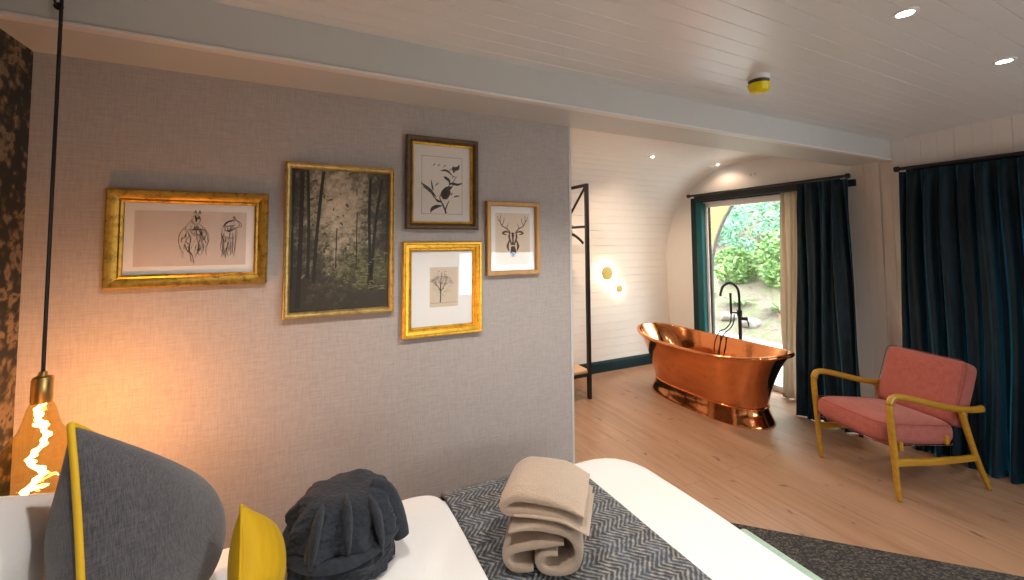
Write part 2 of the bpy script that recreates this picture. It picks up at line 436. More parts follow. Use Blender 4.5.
o = MB().bounds((wx0 + .05, YB - .052, wz0 + .05), (wx1 - .05, YB - .05, wz1 - .05)).build('pane', GLASS, smooth=False)
o.parent = w2; o.matrix_parent_inverse = Matrix.Translation(w2.location).inverted(); o['kind'] = 'structure'

w3 = struct(empty('window_added', (XR, (v0 + v1) / 2, vz0)))  # unseen window added to bring daylight onto the picture wall
m = MB()
for a, b in (((v0, vz0), (v0 + .05, vz1)), ((v1 - .05, vz0), (v1, vz1)), ((v0, vz0), (v1, vz0 + .05)), ((v0, vz1 - .05), (v1, vz1))):
    m.bounds((XR + .01, a[0], a[1]), (XR + .07, b[0], b[1]))
for o in (m.build('window_frame', WHITE, smooth=False), MB().bounds((XR + .04, v0 + .05, vz0 + .05), (XR + .042, v1 - .05, vz1 - .05)).build('pane', GLASS, smooth=False)):
    o.parent = w3; o.matrix_parent_inverse = Matrix.Translation(w3.location).inverted(); o['kind'] = 'structure'
# ------------------------------------------------------------------ curtains
def pleats(x, amp, k, seed):
    return amp * (math.sin(x * k + seed) + .45 * math.sin(x * k * 2.3 + seed * 2.1) + .35 * math.sin(x * k * .43 + seed * .7))
def curtain(name, y0, y1, yb0, yb1, x, ztop, mat, k, amp, seed, parent=None, nv=34, nu=160, flare=1.6, zb=.005, kick=.03):
    m = MB()
    def fn(u, v):
        z = ztop + (zb - ztop) * v
        y = (y0 + (y1 - y0) * u) * (1 - v) + (yb0 + (yb1 - yb0) * u) * v
        a = amp * (.35 + .65 * sstep(0, .12, v)) * (1 + (flare - 1) * v)
        ss = u * abs(y1 - y0)
        xx = x - pleats(ss + .012 * math.sin(v * 5 + u * 9), a, k, seed) - .25 * a * noise.noise((ss * 9, v * 2.5, seed))
        y += .3 * a * math.cos(ss * k + seed)
        return (xx - kick * v, y, z + (.006 * math.sin(ss * k) if v > .99 else 0))
    m.grid(fn, nu, nv)
    return m.build(name, mat, parent, solid=.006, angle=180)
def rail(name, y0, y1, z, x, parent):
    m = MB(); m.tube([(x, y0, z), (x, y1, z)], .013, 12); o = m.build(name, BLACK, parent)
    m = MB()
    return o
def finial(parent, x, y, z, s):
    m = MB(); m.lathe([(.0, 0), (.012, 0), (.012, .012), (.022, .016), (.022, .04), (.012, .046), (0, .046)], 16, M=Matrix.Translation((x, y, z)) @ Matrix.Rotation(R(-90 * s), 4, 'X'))
    return m.build('finial', BLACK, parent)
# bath window: rod, teal curtain, cream sheer
t = tag(empty('curtain_rod', (4.13, 2.75, 2.06)), 'black curtain rod running over the window behind the copper bath', 'curtain rod')
o = rail('rod', 1.93 - 2.75, 3.53 - 2.75, 0, -.02, t); finial(t, -.02, 3.53 - 2.75, 0, 1); finial(t, -.02, 1.93 - 2.75, 0, -1)
m = MB(); m.bounds((.014, 2.0 - 2.75, -.068), (.05, 3.51 - 2.75, .006)); m.build('pelmet_track', BLACK, t, smooth=False, bevel=.004)
for yy in (.74, -.74):
    m = MB(); m.bounds((-.03, yy - .01, -.012), (.07, yy + .01, .012)); m.build('bracket', BLACK, t, smooth=False)
o = curtain('velvet_curtain', 2.295, 1.895, 2.215, 1.74, 4.10, 2.036, VELVET, 62, .022, 1.3, flare=1.3, kick=.27)
tag(o, 'dark teal velvet curtain gathered at the side of the bath window', 'curtain')
o = curtain('sheer_curtain', 2.495, 2.29, 2.535, 2.31, 4.165, 1.986, SHEER, 110, .012, .4, nu=90, flare=1.2)
tag(o, 'narrow cream sheer curtain hanging between window glass and teal curtain', 'curtain')
# second window curtain
t = tag(empty('curtain_rod', (4.13, .5, 2.06)), 'black curtain rod holding the wide teal curtain behind the armchair', 'curtain rod')
rail('rod', -1.4, 1.04, 0, -.03, t); finial(t, -.03, 1.04, 0, 1)
m = MB(); m.bounds((.014, -1.4, -.03), (.05, 1.03, .005)); m.build('pelmet_track', BLACK, t, smooth=False, bevel=.004)
for yy in (1.0, -.4):
    m = MB(); m.bounds((-.03, yy - .01, -.012), (.07, yy + .01, .012)); m.build('bracket', BLACK, t, smooth=False)
o = curtain('velvet_curtain', 1.55, -.8, 1.55, -.8, 4.085, 2.032, VELVET, 68, .024, 2.2, nu=520, flare=1.75, kick=.12)
tag(o, 'wide teal velvet curtain falling in deep folds behind the coral armchair', 'curtain')

# ------------------------------------------------------------------ bath and tap
tub = tag(empty('bathtub', (3.35, 2.76, 0)), 'polished copper freestanding bathtub with rolled rim before the window', 'bathtub')
def ring(a, b, z, n, lift, t):
    c, s = math.cos(t), math.sin(t)
    return (b * sgnp(c, 2 / n), a * sgnp(s, 2 / n), z + lift * abs(s) ** 2.6)
def shell(prof, name, n=72, inner=False):
    m = MB()
    m.grid(lambda u, v: ring(*prof[round(v * (len(prof) - 1))], 2 * PI * u), n, len(prof), cu=True)
    return m
def lerp_rings(keys, k=6):
    P = spline([Vector(q[:3]) for q in keys], k); N = spline([Vector((q[3], q[4], 0)) for q in keys], k)
    return [(p.x, p.y, p.z, q.x, q.y) for p, q in zip(P, N)]
base = lerp_rings([(.60, .275, .0, 2.6, 0), (.595, .27, .02, 2.6, 0), (.565, .25, .08, 2.6, 0), (.55, .238, .135, 2.6, 0)], 5)
m = shell(base, 'b'); m.build('plinth', COPPER, tub, angle=180)
m = MB(); m.tube([ring(.553, .241, .135, 2.6, 0, 2 * PI * i / 72) for i in range(73)], .007, 8, caps=False); m.build('waist_band', COPPER, tub, angle=180)
outer = lerp_rings([(.548, .236, .135, 2.6, 0), (.565, .262, .22, 2.6, .004), (.60, .30, .34, 2.6, .014), (.66, .335, .46, 2.5, .03), (.735, .36, .555, 2.4, .05)], 6)
inner = lerp_rings([(.725, .35, .557, 2.4, .05), (.65, .322, .46, 2.5, .03), (.585, .287, .34, 2.6, .014), (.54, .25, .24, 2.6, .004), (.47, .2, .2, 2.4, 0), (.2, .1, .19, 2.2, 0), (.01, .01, .188, 2., 0)], 6)
m = shell(outer, 'o'); m.grid(lambda u, v: ring(*inner[round(v * (len(inner) - 1))], 2 * PI * u), 72, len(inner), cu=True)
m.build('basin', COPPER, tub, angle=180)
m = MB(); m.tube([ring(.742, .366, .553, 2.4, .05, 2 * PI * i / 96) for i in range(97)], .017, 12, caps=False); m.build('rolled_rim', COPPER, tub, angle=180)

tap = tag(empty('bath_tap', (3.88, 2.775, 0)), 'black floor-standing bath tap with hooked spout beside the copper tub', 'tap')
m = MB(); m.lathe([(0, 0), (.035, 0), (.035, .01), (.02, .016), (.0, .018)], 20); m.build('floor_flange', BLACK, tap)
m = MB(); m.tube([(0, 0, .01), (0, 0, .80)], .017, 14); m.build('riser', BLACK, tap)
m = MB(); m.tube([(0, 0, .80)] + spline([(0, 0, .82), (0, 0, .96), (-.012, .01, 1.04), (-.055, .045, 1.088), (-.105, .09, 1.06), (-.125, .11, .99), (-.128, .113, .955)], 6), .0125, 12); m.build('spout', BLACK, tap)
m = MB(); m.lathe([(0, 0), (.024, 0), (.024, .06), (.0, .06)], 16, M=Matrix.Translation((0, 0, .76))); m.build('valve_body', BLACK, tap)
m = MB(); m.tube([(0, 0, .735), (.03, -.035, .735)], .017, 12); m.tube([(.03, -.035, .735), (.045, -.052, .735)], .02, 12); m.tube([(.04, -.045, .735), (.052, -.052, .70), (.055, -.054, .655)], .006, 8); m.build('lever', BLACK, tap)
m = MB(); m.tube([(-.012, .012, .79), (-.05, .058, .79)], .009, 8); m.build('cradle', BLACK, tap)
hs = MB().tube([(-.05, .058, .775), (-.05, .058, .985)], .0115, 10).build('hand_shower', BLACK, tap)
for dx in (0, 1):
    m = MB(); m.tube(spline([(-.05 + .02 * dx, .058 - .02 * dx, .775), (-.055 + .02 * dx, .065 - .02 * dx, .69), (-.10 + .02 * dx, .085 - .03 * dx, .63), (-.17, .10 - .06 * dx, .605), (-.235, .105 - .06 * dx, .52), (-.26, .105 - .06 * dx, .40), (-.29, .105 - .06 * dx, .30)], 6), .006, 8); m.build('hose', BLACK, tap)

# ------------------------------------------------------------------ wall lights, clothes rack
def sconce(loc, r, label):
    t = tag(empty('wall_light', loc), label, 'wall light', 'brass disc wall lights by the bath')
    t.rotation_euler = (0, 0, 0)
    RX = Matrix.Rotation(R(90), 4, 'X')
    m = MB(); m.lathe([(0, .045), (r * .35, .047), (r, .040), (r, .034), (0, .034)], 40, M=RX); m.build('brass_disc', GOLDP, t)
    m = MB(); m.lathe([(0, .0), (r * .55, .0), (r * .55, .012), (0, .012)], 28, M=RX); m.build('back_plate', BRASS, t)
    m = MB(); m.lathe([(r * .62, .031), (r * .9, .031), (r * .9, .026), (r * .62, .026)], 32, M=RX); m.build('light_ring', m_emit('warm led ring', (1, .80, .52), 60), t)
    m = MB(); m.lathe([(0, .0), (r * .3, .0), (r * .3, .034), (0, .034)], 20, M=RX); m.build('spacer', BRASS, t)
    return t
sconce((3.185, 4.012, 1.14), .084, 'larger brass disc wall light with warm halo on the white boards')
sconce((3.365, 4.01, .945), .05, 'smaller brass disc wall light low beside its larger twin')

rk = tag(empty('clothes_rack', (2.44, 3.34, 0)), 'black metal clothes rack with low wooden shelf behind the picture wall', 'clothes rack')
for (x, y, h) in ((0, 0, 2.09), (0, .5, 2.09), (-1.0, 0, 2.09), (-1.0, .5, 2.09)):
    MB().bounds((x - .017, y - .017, 0), (x + .017, y + .017, h)).build('post', BLACK, rk, smooth=False, bevel=.002)
for x in (0, -1.0):
    MB().bounds((x - .014, .017, 2.06), (x + .014, .483, 2.09)).build('top_bar', BLACK, rk, smooth=False)
    m = MB(); m.tube([(x, .02, 2.06), (x, .30, 1.79)], .016, 4); m.build('brace', BLACK, rk, smooth=False)
    MB().bounds((x - .012, .017, 1.65), (x + .012, .483, 1.675)).build('cross_bar', BLACK, rk, smooth=False)
MB().bounds((-.983, .236, 2.06), (-.017, .264, 2.085)).build('hanging_rail', BLACK, rk, smooth=False)
m = MB(); m.bounds((-1.0, -.012, .215), (0, .012, .245)); m.bounds((-1.0, .488, .215), (0, .512, .245)); m.bounds((-.012, 0, .215), (.012, .5, .245)); m.bounds((-1.012, 0, .215), (-.988, .5, .245)); m.build('shelf_frame', BLACK, rk, smooth=False)
MB().bounds((-.985, .0, .245), (.014, .5, .268)).build('shelf', m_wood('pale oak shelf', (.46, .28, .14), (.62, .42, .24), 0), rk, smooth=False, bevel=.002)
hg = tag(empty('clothes_hanger', (2.44, 3.60, 1.65)), 'black clothes hanger on the cross bar of the rack', 'hanger')
m = MB(); m.tube(spline([(0, 0, -.02), (-.021, 0, .008), (-.012, 0, .033), (.01, 0, .034), (.021, 0, .016)], 5), .003, 8); m.tube([(0, 0, -.02), (0, 0, -.06)], .003, 8); m.build('hook', BLACK, hg)
m = MB(); m.tube(spline([(0, -.19, -.15), (0, -.12, -.105), (0, 0, -.06), (0, .12, -.105), (0, .19, -.15)], 6), [.016] * 25, 8, sx=.6); m.build('shoulder_bar', BLACK, hg)

# ------------------------------------------------------------------ armchair  (local: +x to the near side, +y to the back)
ch = tag(empty('armchair', (3.079 + .29 * .2625 + .957 * .324, 1.248 + .957 * .2625 - .29 * .324, 0), math.atan2(-.957, -.29)),
         'coral upholstered lounge armchair with honey wood arms by teal curtain', 'armchair')
fy = -.324
for s in (1, -1):
    x = .2655 if s > 0 else -.236
    A = spline([(x, fy, 0), (x, fy - .012, .12), (x, fy - .022, .30), (x, fy - .035, .47), (x, fy - .034, .545), (x, fy - .012, .582), (x, fy + .045, .586), (x, fy + .15, .562), (x, fy + .30, .522), (x, fy + .44, .492), (x * 1.02, fy + .55, .482), (x * 1.03, fy + .615, .486)], 5)
    k = 5 * 4
    rr = [.0125 + .0055 * min(1, i / 10) for i in range(k + 1)]
    m = MB(); m.tube(A[:k + 1], rr, 12, up=(0, 1, 0), sx=1.0); m.build('front_leg', ARMW, ch, angle=180)
    B = A[k:]; q = len(B)
    m = MB(); m.tube(B, [.018 - .004 * sstep(0, .25, i / q) + .002 * sstep(.8, 1, i / q) for i in range(q)], 12, sx=1.35); m.build('armrest', ARMW, ch, angle=180)
    m = MB(); m.tube(spline([(x, fy + .475, .475), (x, fy + .50, .38), (x, fy + .56, .20), (x, fy + .646, 0)], 5), [.017] * 6 + [.016] * 5 + [.015] * 3 + [.012] * 2, 12); m.build('back_leg', ARMW, ch, angle=180)
    m = MB(); m.prism([(fy - .01, .198), (fy + .3, .180), (fy + .555, .182), (fy + .555, .215), (fy + .45, .214), (fy + .2, .222), (fy - .01, .240)], 'x', x - .011, x + .011); m.build('side_stretcher', ARMW, ch, smooth=False, bevel=.005)
for y, z in ((fy + .05, .300), (fy + .38, .312)):
    MB().bounds((-.228, y - .012, z - .03), (.255, y + .012, z + .02)).build('cross_rail', ARMW, ch, smooth=False, bevel=.004)
def cushion_box(w, d, h, n=5.0, puff=.012):
    """rounded box cushion, local centre"""
    m = MB()
    def fn(u, v):
        a = 2 * PI * u; b = PI * (v - .5)
        ca, sa, cb, sb = math.cos(a), math.sin(a), math.cos(b), math.sin(b)
        x = w / 2 * sgnp(ca, 2 / n) * abs(cb) ** (2 / 9); y = d / 2 * sgnp(sa, 2 / n) * abs(cb) ** (2 / 9); z = h / 2 * sgnp(sb, 2 / 3.2)
        z += puff * math.copysign(1, sb) * (1 - min(1, abs(2 * x / w)) ** 2) * (1 - min(1, abs(2 * y / d)) ** 2) * abs(sb)
        return (x, y, z)
    m.grid(fn, 72, 33, cu=True); return m
def loop(w, d, z, n=5.0, k=72):
    return [(w / 2 * sgnp(math.cos(2 * PI * i / k), 2 / n), d / 2 * sgnp(math.sin(2 * PI * i / k), 2 / n), z) for i in range(k + 1)]
def place(o, M): o.matrix_local = M; return o
Ms = Matrix.Translation((.012, fy + .205, .350)) @ Matrix.Rotation(R(-5.5), 4, 'X')
sc_ = cushion_box(.470, .56, .14, 7).build('seat_cushion', REDF, ch, angle=180); place(sc_, Ms)
for z in (.056, -.058):
    m = MB(); m.tube(loop(.472, .562, z, 7), .0019, 6, caps=False); m.build('piping', REDP, sc_)
Mb = Matrix.Translation((.012, fy + .552, .552)) @ Matrix.Rotation(R(90 - 20), 4, 'X')
bc = cushion_box(.468, .40, .135, 13, .02).build('back_cushion', REDF, ch, angle=180); place(bc, Mb)
for z in (.05,):
    m = MB(); m.tube(loop(.470, .402, z, 13), .0021, 6, caps=False); m.build('piping', REDP, bc)

# ------------------------------------------------------------------ rug
p0 = Vector((2.045, 1.52)); d = (Vector((2.872, .715)) - p0).normalized(); nrm = Vector((d.y, -d.x))
if nrm.dot(Vector((-1, -1))) < 0: nrm = -nrm
rg = tag(empty('rug', (p0.x, p0.y, 0), math.atan2(d.y, d.x)), 'charcoal looped rug lying diagonally on oak floor beside the bed', 'rug')
m = MB(); m.bounds((-.25, -1.5, .001), (2.2, 0, .013)); m.build('pile', RUG, rg, smooth=False, bevel=.004)
m = MB(); m.tube([(-.25, .0, .007), (2.2, .0, .007)], .007, 8); m.build('bound_edge', RUG, rg)

# ------------------------------------------------------------------ bed
BZ, BY0, BY1, BX1 = .55, .08, 1.53, 1.29
bed = tag(empty('bed', (.2, .8, 0)), 'double bed with white mattress on a mint upholstered base', 'bed')
def bpart(name, m, mat, **k):
    o = m.build(name, mat, None, **k); o.parent = bed; o.matrix_parent_inverse = Matrix.Translation(bed.location).inverted(); return o
def rrect(x0, x1, y0, y1, r, k=10):
    return [(cx + r * math.cos(R(a)), cy + r * math.sin(R(a))) for cx, cy, a0 in ((x1 - r, y1 - r, 0), (x0 + r, y1 - r, 90), (x0 + r, y0 + r, 180), (x1 - r, y0 + r, 270)) for a in [a0 + 90 * i / k for i in range(k + 1)]]
bpart('mattress', MB().prism(rrect(XL + .16, BX1 - .06, BY0 + .06, BY1 - .06, .16), 'z', .30, .50), COTTON, bevel=.03)
bpart('bed_base', MB().prism(rrect(XL + .09, BX1 - .03, BY0 + .04, BY1 - .04, .12), 'z', .06, .30), MINT, bevel=.015)
bpart('footboard', MB().bounds((BX1 - .04, BY0, .06), (1.552, 1.125, .385)), MINT, bevel=.02)
bpart('headboard', MB().bounds((XL + .01, BY0, .05), (XL + .05, BY1, .88)), GREYF, bevel=.03)
for x in (XL + .2, 1.15):
    for y in (BY0 + .12, BY1 - .12):
        bpart('foot', MB().bounds((x - .03, y - .03, .0135), (x + .03, y + .03, .06)), BLACK, smooth=False)
# duvet: a draped rounded sheet over the mattress
def rr_dist(x, y, x0, x1, y0, y1, r):
    qx = max(x0 + r - x, x - (x1 - r), 0); qy = max(y0 + r - y, y - (y1 - r), 0)
    return math.hypot(qx, qy) - r
def drape(x0, x1, y0, y1, r, ztop, edge, drop, name, mat, nx=110, ny=100, wr=.006, seed=0, thick=.02, hang=(1, 1, 1, 1)):
    """top sheet following superellipse contours so that it rounds over the edge and hangs down"""
    m = MB(); cx, cy = (x0 + x1) / 2, (y0 + y1) / 2; a, b = (x1 - x0) / 2, (y1 - y0) / 2
    NR, NA = 46, 180
    def cont(t):
        # rounded rectangle contour point, by angle
        c, s = math.cos(t), math.sin(t)
        k = 1 / max(abs(c) / a, abs(s) / b); px, py = c * k, s * k
        qx, qy = abs(px) - (a - r), abs(py) - (b - r)
        if qx > 0 and qy > 0:
            # project to the arc along the ray
            lo, hi = 0, 1
            for _ in range(24):
                md = (lo + hi) / 2
                if math.hypot(max(0, abs(px * md) - (a - r)), max(0, abs(py * md) - (b - r))) < r: lo = md
                else: hi = md
            px, py = px * lo, py * lo
        return px, py
    def fn(u, v):
        px, py = cont(2 * PI * u)
        if v < .6:
            k = (v / .6) ** .8; k *= 1 - edge / min(a, b)
            x, y, z = px * k, py * k, ztop
        else:
            w = (v - .6) / .4
            kk = 1 - edge / min(a, b)
            if w < .5:
                q = w / .5 * PI / 2
                k = kk + (1 - kk) * math.sin(q); x, y = px * k, py * k; z = ztop - edge * (1 - math.cos(q))
            else:
                q = (w - .5) / .5; x, y = px * (1 + .012 * math.sin(u * 70) * q), py * (1 + .012 * math.sin(u * 70) * q); z = ztop - edge - (drop - edge) * q
        X, Y = cx + x, cy + y
        n = noise.noise((X * 3.1 + seed, Y * 3.1, z * 3)) + .5 * noise.noise((X * 8 + seed, Y * 6, z * 4))
        return (X, Y, z + wr * n)
    m.grid(fn, NA, NR, cu=True)
    return m.build(name, mat, solid=thick, angle=180)
dv = drape(XL + .11, BX1 + .03, BY0 - .01, BY1 + .025, .19, BZ, .06, .13, 'duvet', SHEETM, seed=3)
tag(dv, 'white duvet spread smooth over the bed down to its foot', 'duvet')
# folded upper part of the duvet, left of the runner
def slab(x0, x1, y0, y1, z0, z1, mat, name, wr=.006, seed=0, r=.02, top=None):
    m = MB(); nx, ny = 44, 56
    cx, cy = (x0 + x1) / 2, (y0 + y1) / 2
    def fn(u, v):
        a = 2 * PI * u; b = PI * (v - .5)
        ca, sa, cb, sb = math.cos(a), math.sin(a), math.cos(b), math.sin(b)
        x = cx + (x1 - x0) / 2 * sgnp(ca, .16) * abs(cb) ** .12
        y = cy + (y1 - y0) / 2 * sgnp(sa, .16) * abs(cb) ** .12
        z = (z0 + z1) / 2 + (z1 - z0) / 2 * sgnp(sb, .7)
        n = noise.noise((x * 6 + seed, y * 4, 1.7)) + .6 * noise.noise((x * 14 + seed, y * 8, 3.1))
        return (x, y, z + (wr * n if sb > 0 else 0))
    m.grid(fn, 120, 40, cu=True); return m.build(name, mat, angle=180)

# runner: strip over the bed, hanging down the far side
def runner_pt(u, v):
    s = -.02 + v * 1.80; x = .452 + .545 * u
    ye = BY1 + .052; zt = BZ + .022
    y = BY0 - .02 + s; z = zt
    over = y - (ye - .075)
    if over > 0:
        rad_ = .082; q = over / rad_
        if q < PI / 2: y, z = ye - .075 + rad_ * math.sin(q), zt - rad_ * (1 - math.cos(q))
        else: y, z = ye + .007, zt - rad_ - (over - rad_ * PI / 2)
    n = noise.noise((x * 5, y * 4, z * 3)) * .004
    return (x, y, z + n + .003)
m = MB(); m.grid(runner_pt, 50, 120); o = m.build('bed_runner', HERR, solid=.012, angle=180)
tag(o, 'blue grey herringbone woven bed runner laid across the white duvet', 'bed runner')
o = slab(-.42, .447, BY0 + .03, BY1 + .012, BZ + .022, BZ + .048, SHEETM, 'folded_sheet', .006, 5)
tag(o, 'white folded sheet turned back beside the herringbone runner', 'sheet')

# pillows
def pillow(size, thick, ear=.10, n=34, wr=.0, seed=0., sag=0., drop=0.):
    """square cushion in local xz-plane, thickness along y; pinched pointed corners"""
    m = MB()
    def outline(u, v):
        ku = 1 - ear * (1 - v * v) ; kv = 1 - ear * (1 - u * u)
        return u * size[0] / 2 * ku, v * size[1] / 2 * kv
    for s in (1, -1):
        def fn(a, b):
            u, v = 2 * a - 1, 2 * b - 1
            u, v = math.sin(u * PI / 2), math.sin(v * PI / 2)
            x, z = outline(u, v)
            t = max(0, (1 - u * u) * (1 - v * v)) ** .6 * thick / 2
            nn = noise.noise((x * 7 + seed, z * 7, s * 2.)) * wr * min(1, t / (thick * .25))
            z += -sag * sstep(-.6, 1, v) * (1 - u * u) - drop * ((u + 1) / 2) ** 1.2 * (v + 1) / 2
            return (x, s * (t + nn), z)
        m.grid(fn, n, n)
    P = []
    seq = [(-1 + 2 * i / 24, -1) for i in range(24)] + [(1, -1 + 2 * i / 24) for i in range(24)] + [(1 - 2 * i / 24, 1) for i in range(24)] + [(-1, 1 - 2 * i / 24) for i in range(25)]
    for u, v in seq:
        u, v = math.sin(u * PI / 2), math.sin(v * PI / 2)
        x, z = outline(u, v); z += -sag * sstep(-.6, 1, v) * (1 - u * u) - drop * ((u + 1) / 2) ** 1.2 * (v + 1) / 2
        P.append((x, 0, z))
    return m, P
def orient(loc, yaw, lean, roll):
    return Matrix.Translation(loc) @ Matrix.Rotation(R(yaw), 4, 'Z') @ Matrix.Rotation(R(lean), 4, 'X') @ Matrix.Rotation(R(roll), 4, 'Y')
def hang_corner(corner, target, yaw, lean, roll):
    M = orient((0, 0, 0), yaw, lean, roll); return Matrix.Translation(Vector(target) - M @ Vector(corner)) @ M
# grey cushion with yellow piping
g_ = tag(empty('cushion'), 'large charcoal cushion with mustard piping leaning on white pillow', 'cushion')
m, P = pillow((.46, .47), .275, .04, wr=.006, seed=2., sag=.0, drop=.21)
m.build('cover', GREYF, g_, angle=180); MB().tube(P, .0065, 8, caps=False).build('piping', YELP, g_, angle=180)
g_.matrix_world = hang_corner((-.23, 0, .235), (-.437, 1.17, 1.136), 84, -15, 20)
y_ = tag(empty('cushion'), 'small mustard yellow velvet cushion between charcoal cushion and navy robe', 'cushion')
m, P = pillow((.205, .205), .11, .03, wr=.006, seed=5., drop=.02)
m.build('cover', YELF, y_, angle=180); MB().tube(P, .004, 8, caps=False).build('piping', YELF, y_, angle=180)
y_.matrix_world = hang_corner((-.1025, 0, .1025), (-.141, 1.2, .88), 80, -14, 40)
w_ = tag(empty('pillow'), 'plump white bed pillow standing behind the charcoal cushion', 'pillow')
m, P = pillow((.50, .40), .15, .02, wr=.006, seed=8.)
m.build('cover', COTTON, w_, angle=180); MB().tube(P, .003, 6, caps=False).build('seam', COTTON, w_, angle=180)
w_.matrix_world = orient((-.615, 1.07, .86), 66, -6, 28)

def settle(root, zmin):
    """a soft cushion flattens where it meets the bed"""
    for c in root.children:
        Mi = root.matrix_world.inverted()
        for v in c.data.vertices:
            w = root.matrix_world @ v.co
            if w.z < zmin + .05: w.z = zmin + max(0, .05 * math.exp((w.z - zmin - .05) / .05)); v.co = Mi @ w
for q in (g_, y_, w_): settle(q, BZ + .066)
# ------------------------------------------------------------------ navy robe
rb = tag(empty('dressing_gown', (.097, 1.318, BZ + .062)), 'rolled navy fleece dressing gown sitting upright on the bed', 'dressing gown')
def robe(u, v):
    a = 2 * PI * u; b = PI / 2 * v
    # v=0 bottom rim, v=1 top
    h = .192; zz = h * math.sin(b) ** .85; rr = math.cos(b) ** .32
    rr *= 1.0 + .05 * math.sin(PI * min(1, v * 1.5))
    x = .139 * rr * sgnp(math.cos(a), .85); y = .135 * rr * sgnp(math.sin(a), .85)
    fold = .013 * math.sin(a * 9 + 1.6 * math.sin(v * 4.5) + 1.2 * noise.noise((v * 3, math.cos(a), math.sin(a)))) * (1 - v) ** .4 * sstep(0, .15, v) + (.008 * noise.noise((math.cos(a) * 2.2, math.sin(a) * 2.2, v * 3.2)) + .006 * noise.noise((math.cos(a) * 6, math.sin(a) * 6, v * 7))) * (1 - v ** 3)
    fold += .0035 * noise.noise((x * 90, y * 90, zz * 90)) + .004 * noise.noise((x * 38, y * 38, zz * 38))
    k = 1 + fold / .12
    band = -.010 * math.exp(-((zz - .085 - .02 * math.cos(a - 1)) / .014) ** 2)
    k += band / .14
    return (x * k, y * k, zz * (1 + .04 * noise.noise((x * 14, y * 14, 4.))))
m = MB(); m.grid(robe, 280, 130, cu=True); m.build('rolled_body', NAVY, rb, angle=180)
m = MB()
for k, (dx, z0) in enumerate(((-.055, .0), (.0, .004), (.055, -.006))):
    m.tube(spline([(dx * 1.6, -.116, .06), (dx * 1.5, -.122, .11), (dx * 1.35, -.108, .158 + z0), (dx * 1.2, -.066, .168 + z0), (dx * 1.1, .0, .165 + z0)], 6), [.004 + .009 * math.sin(PI * i / 24) for i in range(25)], 12, sx=2.6)
m.build('shawl_collar', NAVY, rb, angle=180)
m = MB(); m.tube(spline([(.07, -.02, .190), (.106, -.035, .172), (.126, -.05, .13), (.140, -.06, .085), (.150, -.07, .05)], 6), [.018 + .010 * math.sin(PI * i / 24 * .9) for i in range(25)], 14, sx=.9); m.build('sleeve', NAVY, rb, angle=180)
m = MB(); m.tube([(.138 * math.cos(t) * 1.03, .137 * math.sin(t) * 1.03, .085 + .012 * math.cos(t - 1)) for t in [2 * PI * i / 60 for i in range(61)]], .014, 10, sx=1.5, caps=False); m.build('belt', NAVY, rb, angle=180)

# ------------------------------------------------------------------ towels
def ribbon(path, th, d0, d1, n=6, nd=16, seed=0., wob=.004, bow=None):
    """thick folded cloth: 2D path (w,h) extruded along depth with rounded borders"""
    P = spline([Vector((p[0] * .84, 0, p[1])) for p in path], n)
    N = []
    for i in range(len(P)):
        t = (P[min(i + 1, len(P) - 1)] - P[max(i - 1, 0)]).normalized(); N.append(Vector((-t.z, 0, t.x)))
    K = len(P); R_ = 12
    m = MB()
    def fn(u, v):
        i = round(u * (K - 1)); a = 2 * PI * v
        c, s = math.cos(a), math.sin(a)
        e = min(1, .35 + 3. * min(i, K - 1 - i) / K)
        dy = (d0 + d1) / 2 + (d1 - d0) / 2 * sgnp(c, .22)
        off = N[i] * (th / 2 * e * sgnp(s, .55))
        p = P[i] + off; p.y = dy
        q = noise.noise((p.x * 13 + seed, p.y * 10, p.z * 13)) * wob
        p += N[i] * q
        if bow: p.z += bow(p.x, p.y)
        return p
    m.grid(fn, K, 44, cv=True)
    k0 = len(m.v)
    m.f.append(tuple(range(44))); m.m.append(0); m.f.append(tuple((K - 1) * 44 + j for j in range(43, -1, -1))); m.m.append(0)
    return m
LT = (.50, 1.075); ang = -33
tw = tag(empty('bath_towel', (LT[0], LT[1], BZ + .036), R(ang)), 'rolled beige bath towel lying under the flat folded towel', 'towel', 'beige towels on the runner')
ribbon([(.005, .112), (.06, .128), (.13, .132), (.2, .118), (.232, .08), (.222, .04), (.175, .019), (.125, .02), (.105, .04), (.125, .062), (.165, .066)], .028, 0, .25, seed=1.).build('outer_roll', BEIGE, tw, angle=180)
ribbon([(.185, .092), (.14, .090), (.08, .078), (.02, .064), (-.004, .045), (.012, .02), (.05, .015), (.085, .017)], .028, .004, .25, seed=4.).build('inner_fold', BEIGE, tw, angle=180)
tu = tag(empty('bath_towel', (.452, 1.045, BZ + .206), R(-41)), 'flat folded beige bath towel resting on top of the rolled towel', 'towel', 'beige towels on the runner')
bw = lambda x, y: -.02 * sstep(.14, .25, x) - .014 * sstep(.13, .07, y) - .012 * sstep(.04, -.02, x)
ribbon([(.27, .034), (.2, .04), (.1, .042), (.03, .036), (-.004, .018), (.03, .0), (.1, .003), (.2, .002), (.28, -.002)], .03, .075, .27, seed=7., bow=bw).build('folded_body', BEIGE, tu, angle=180)
ribbon([(.035, -.016), (.1, -.013), (.2, -.014), (.285, -.024)], .011, .068, .26, seed=9., bow=lambda x, y: -.012 * sstep(.15, .25, x)).build('under_layer', BEIGE, tu, angle=180)

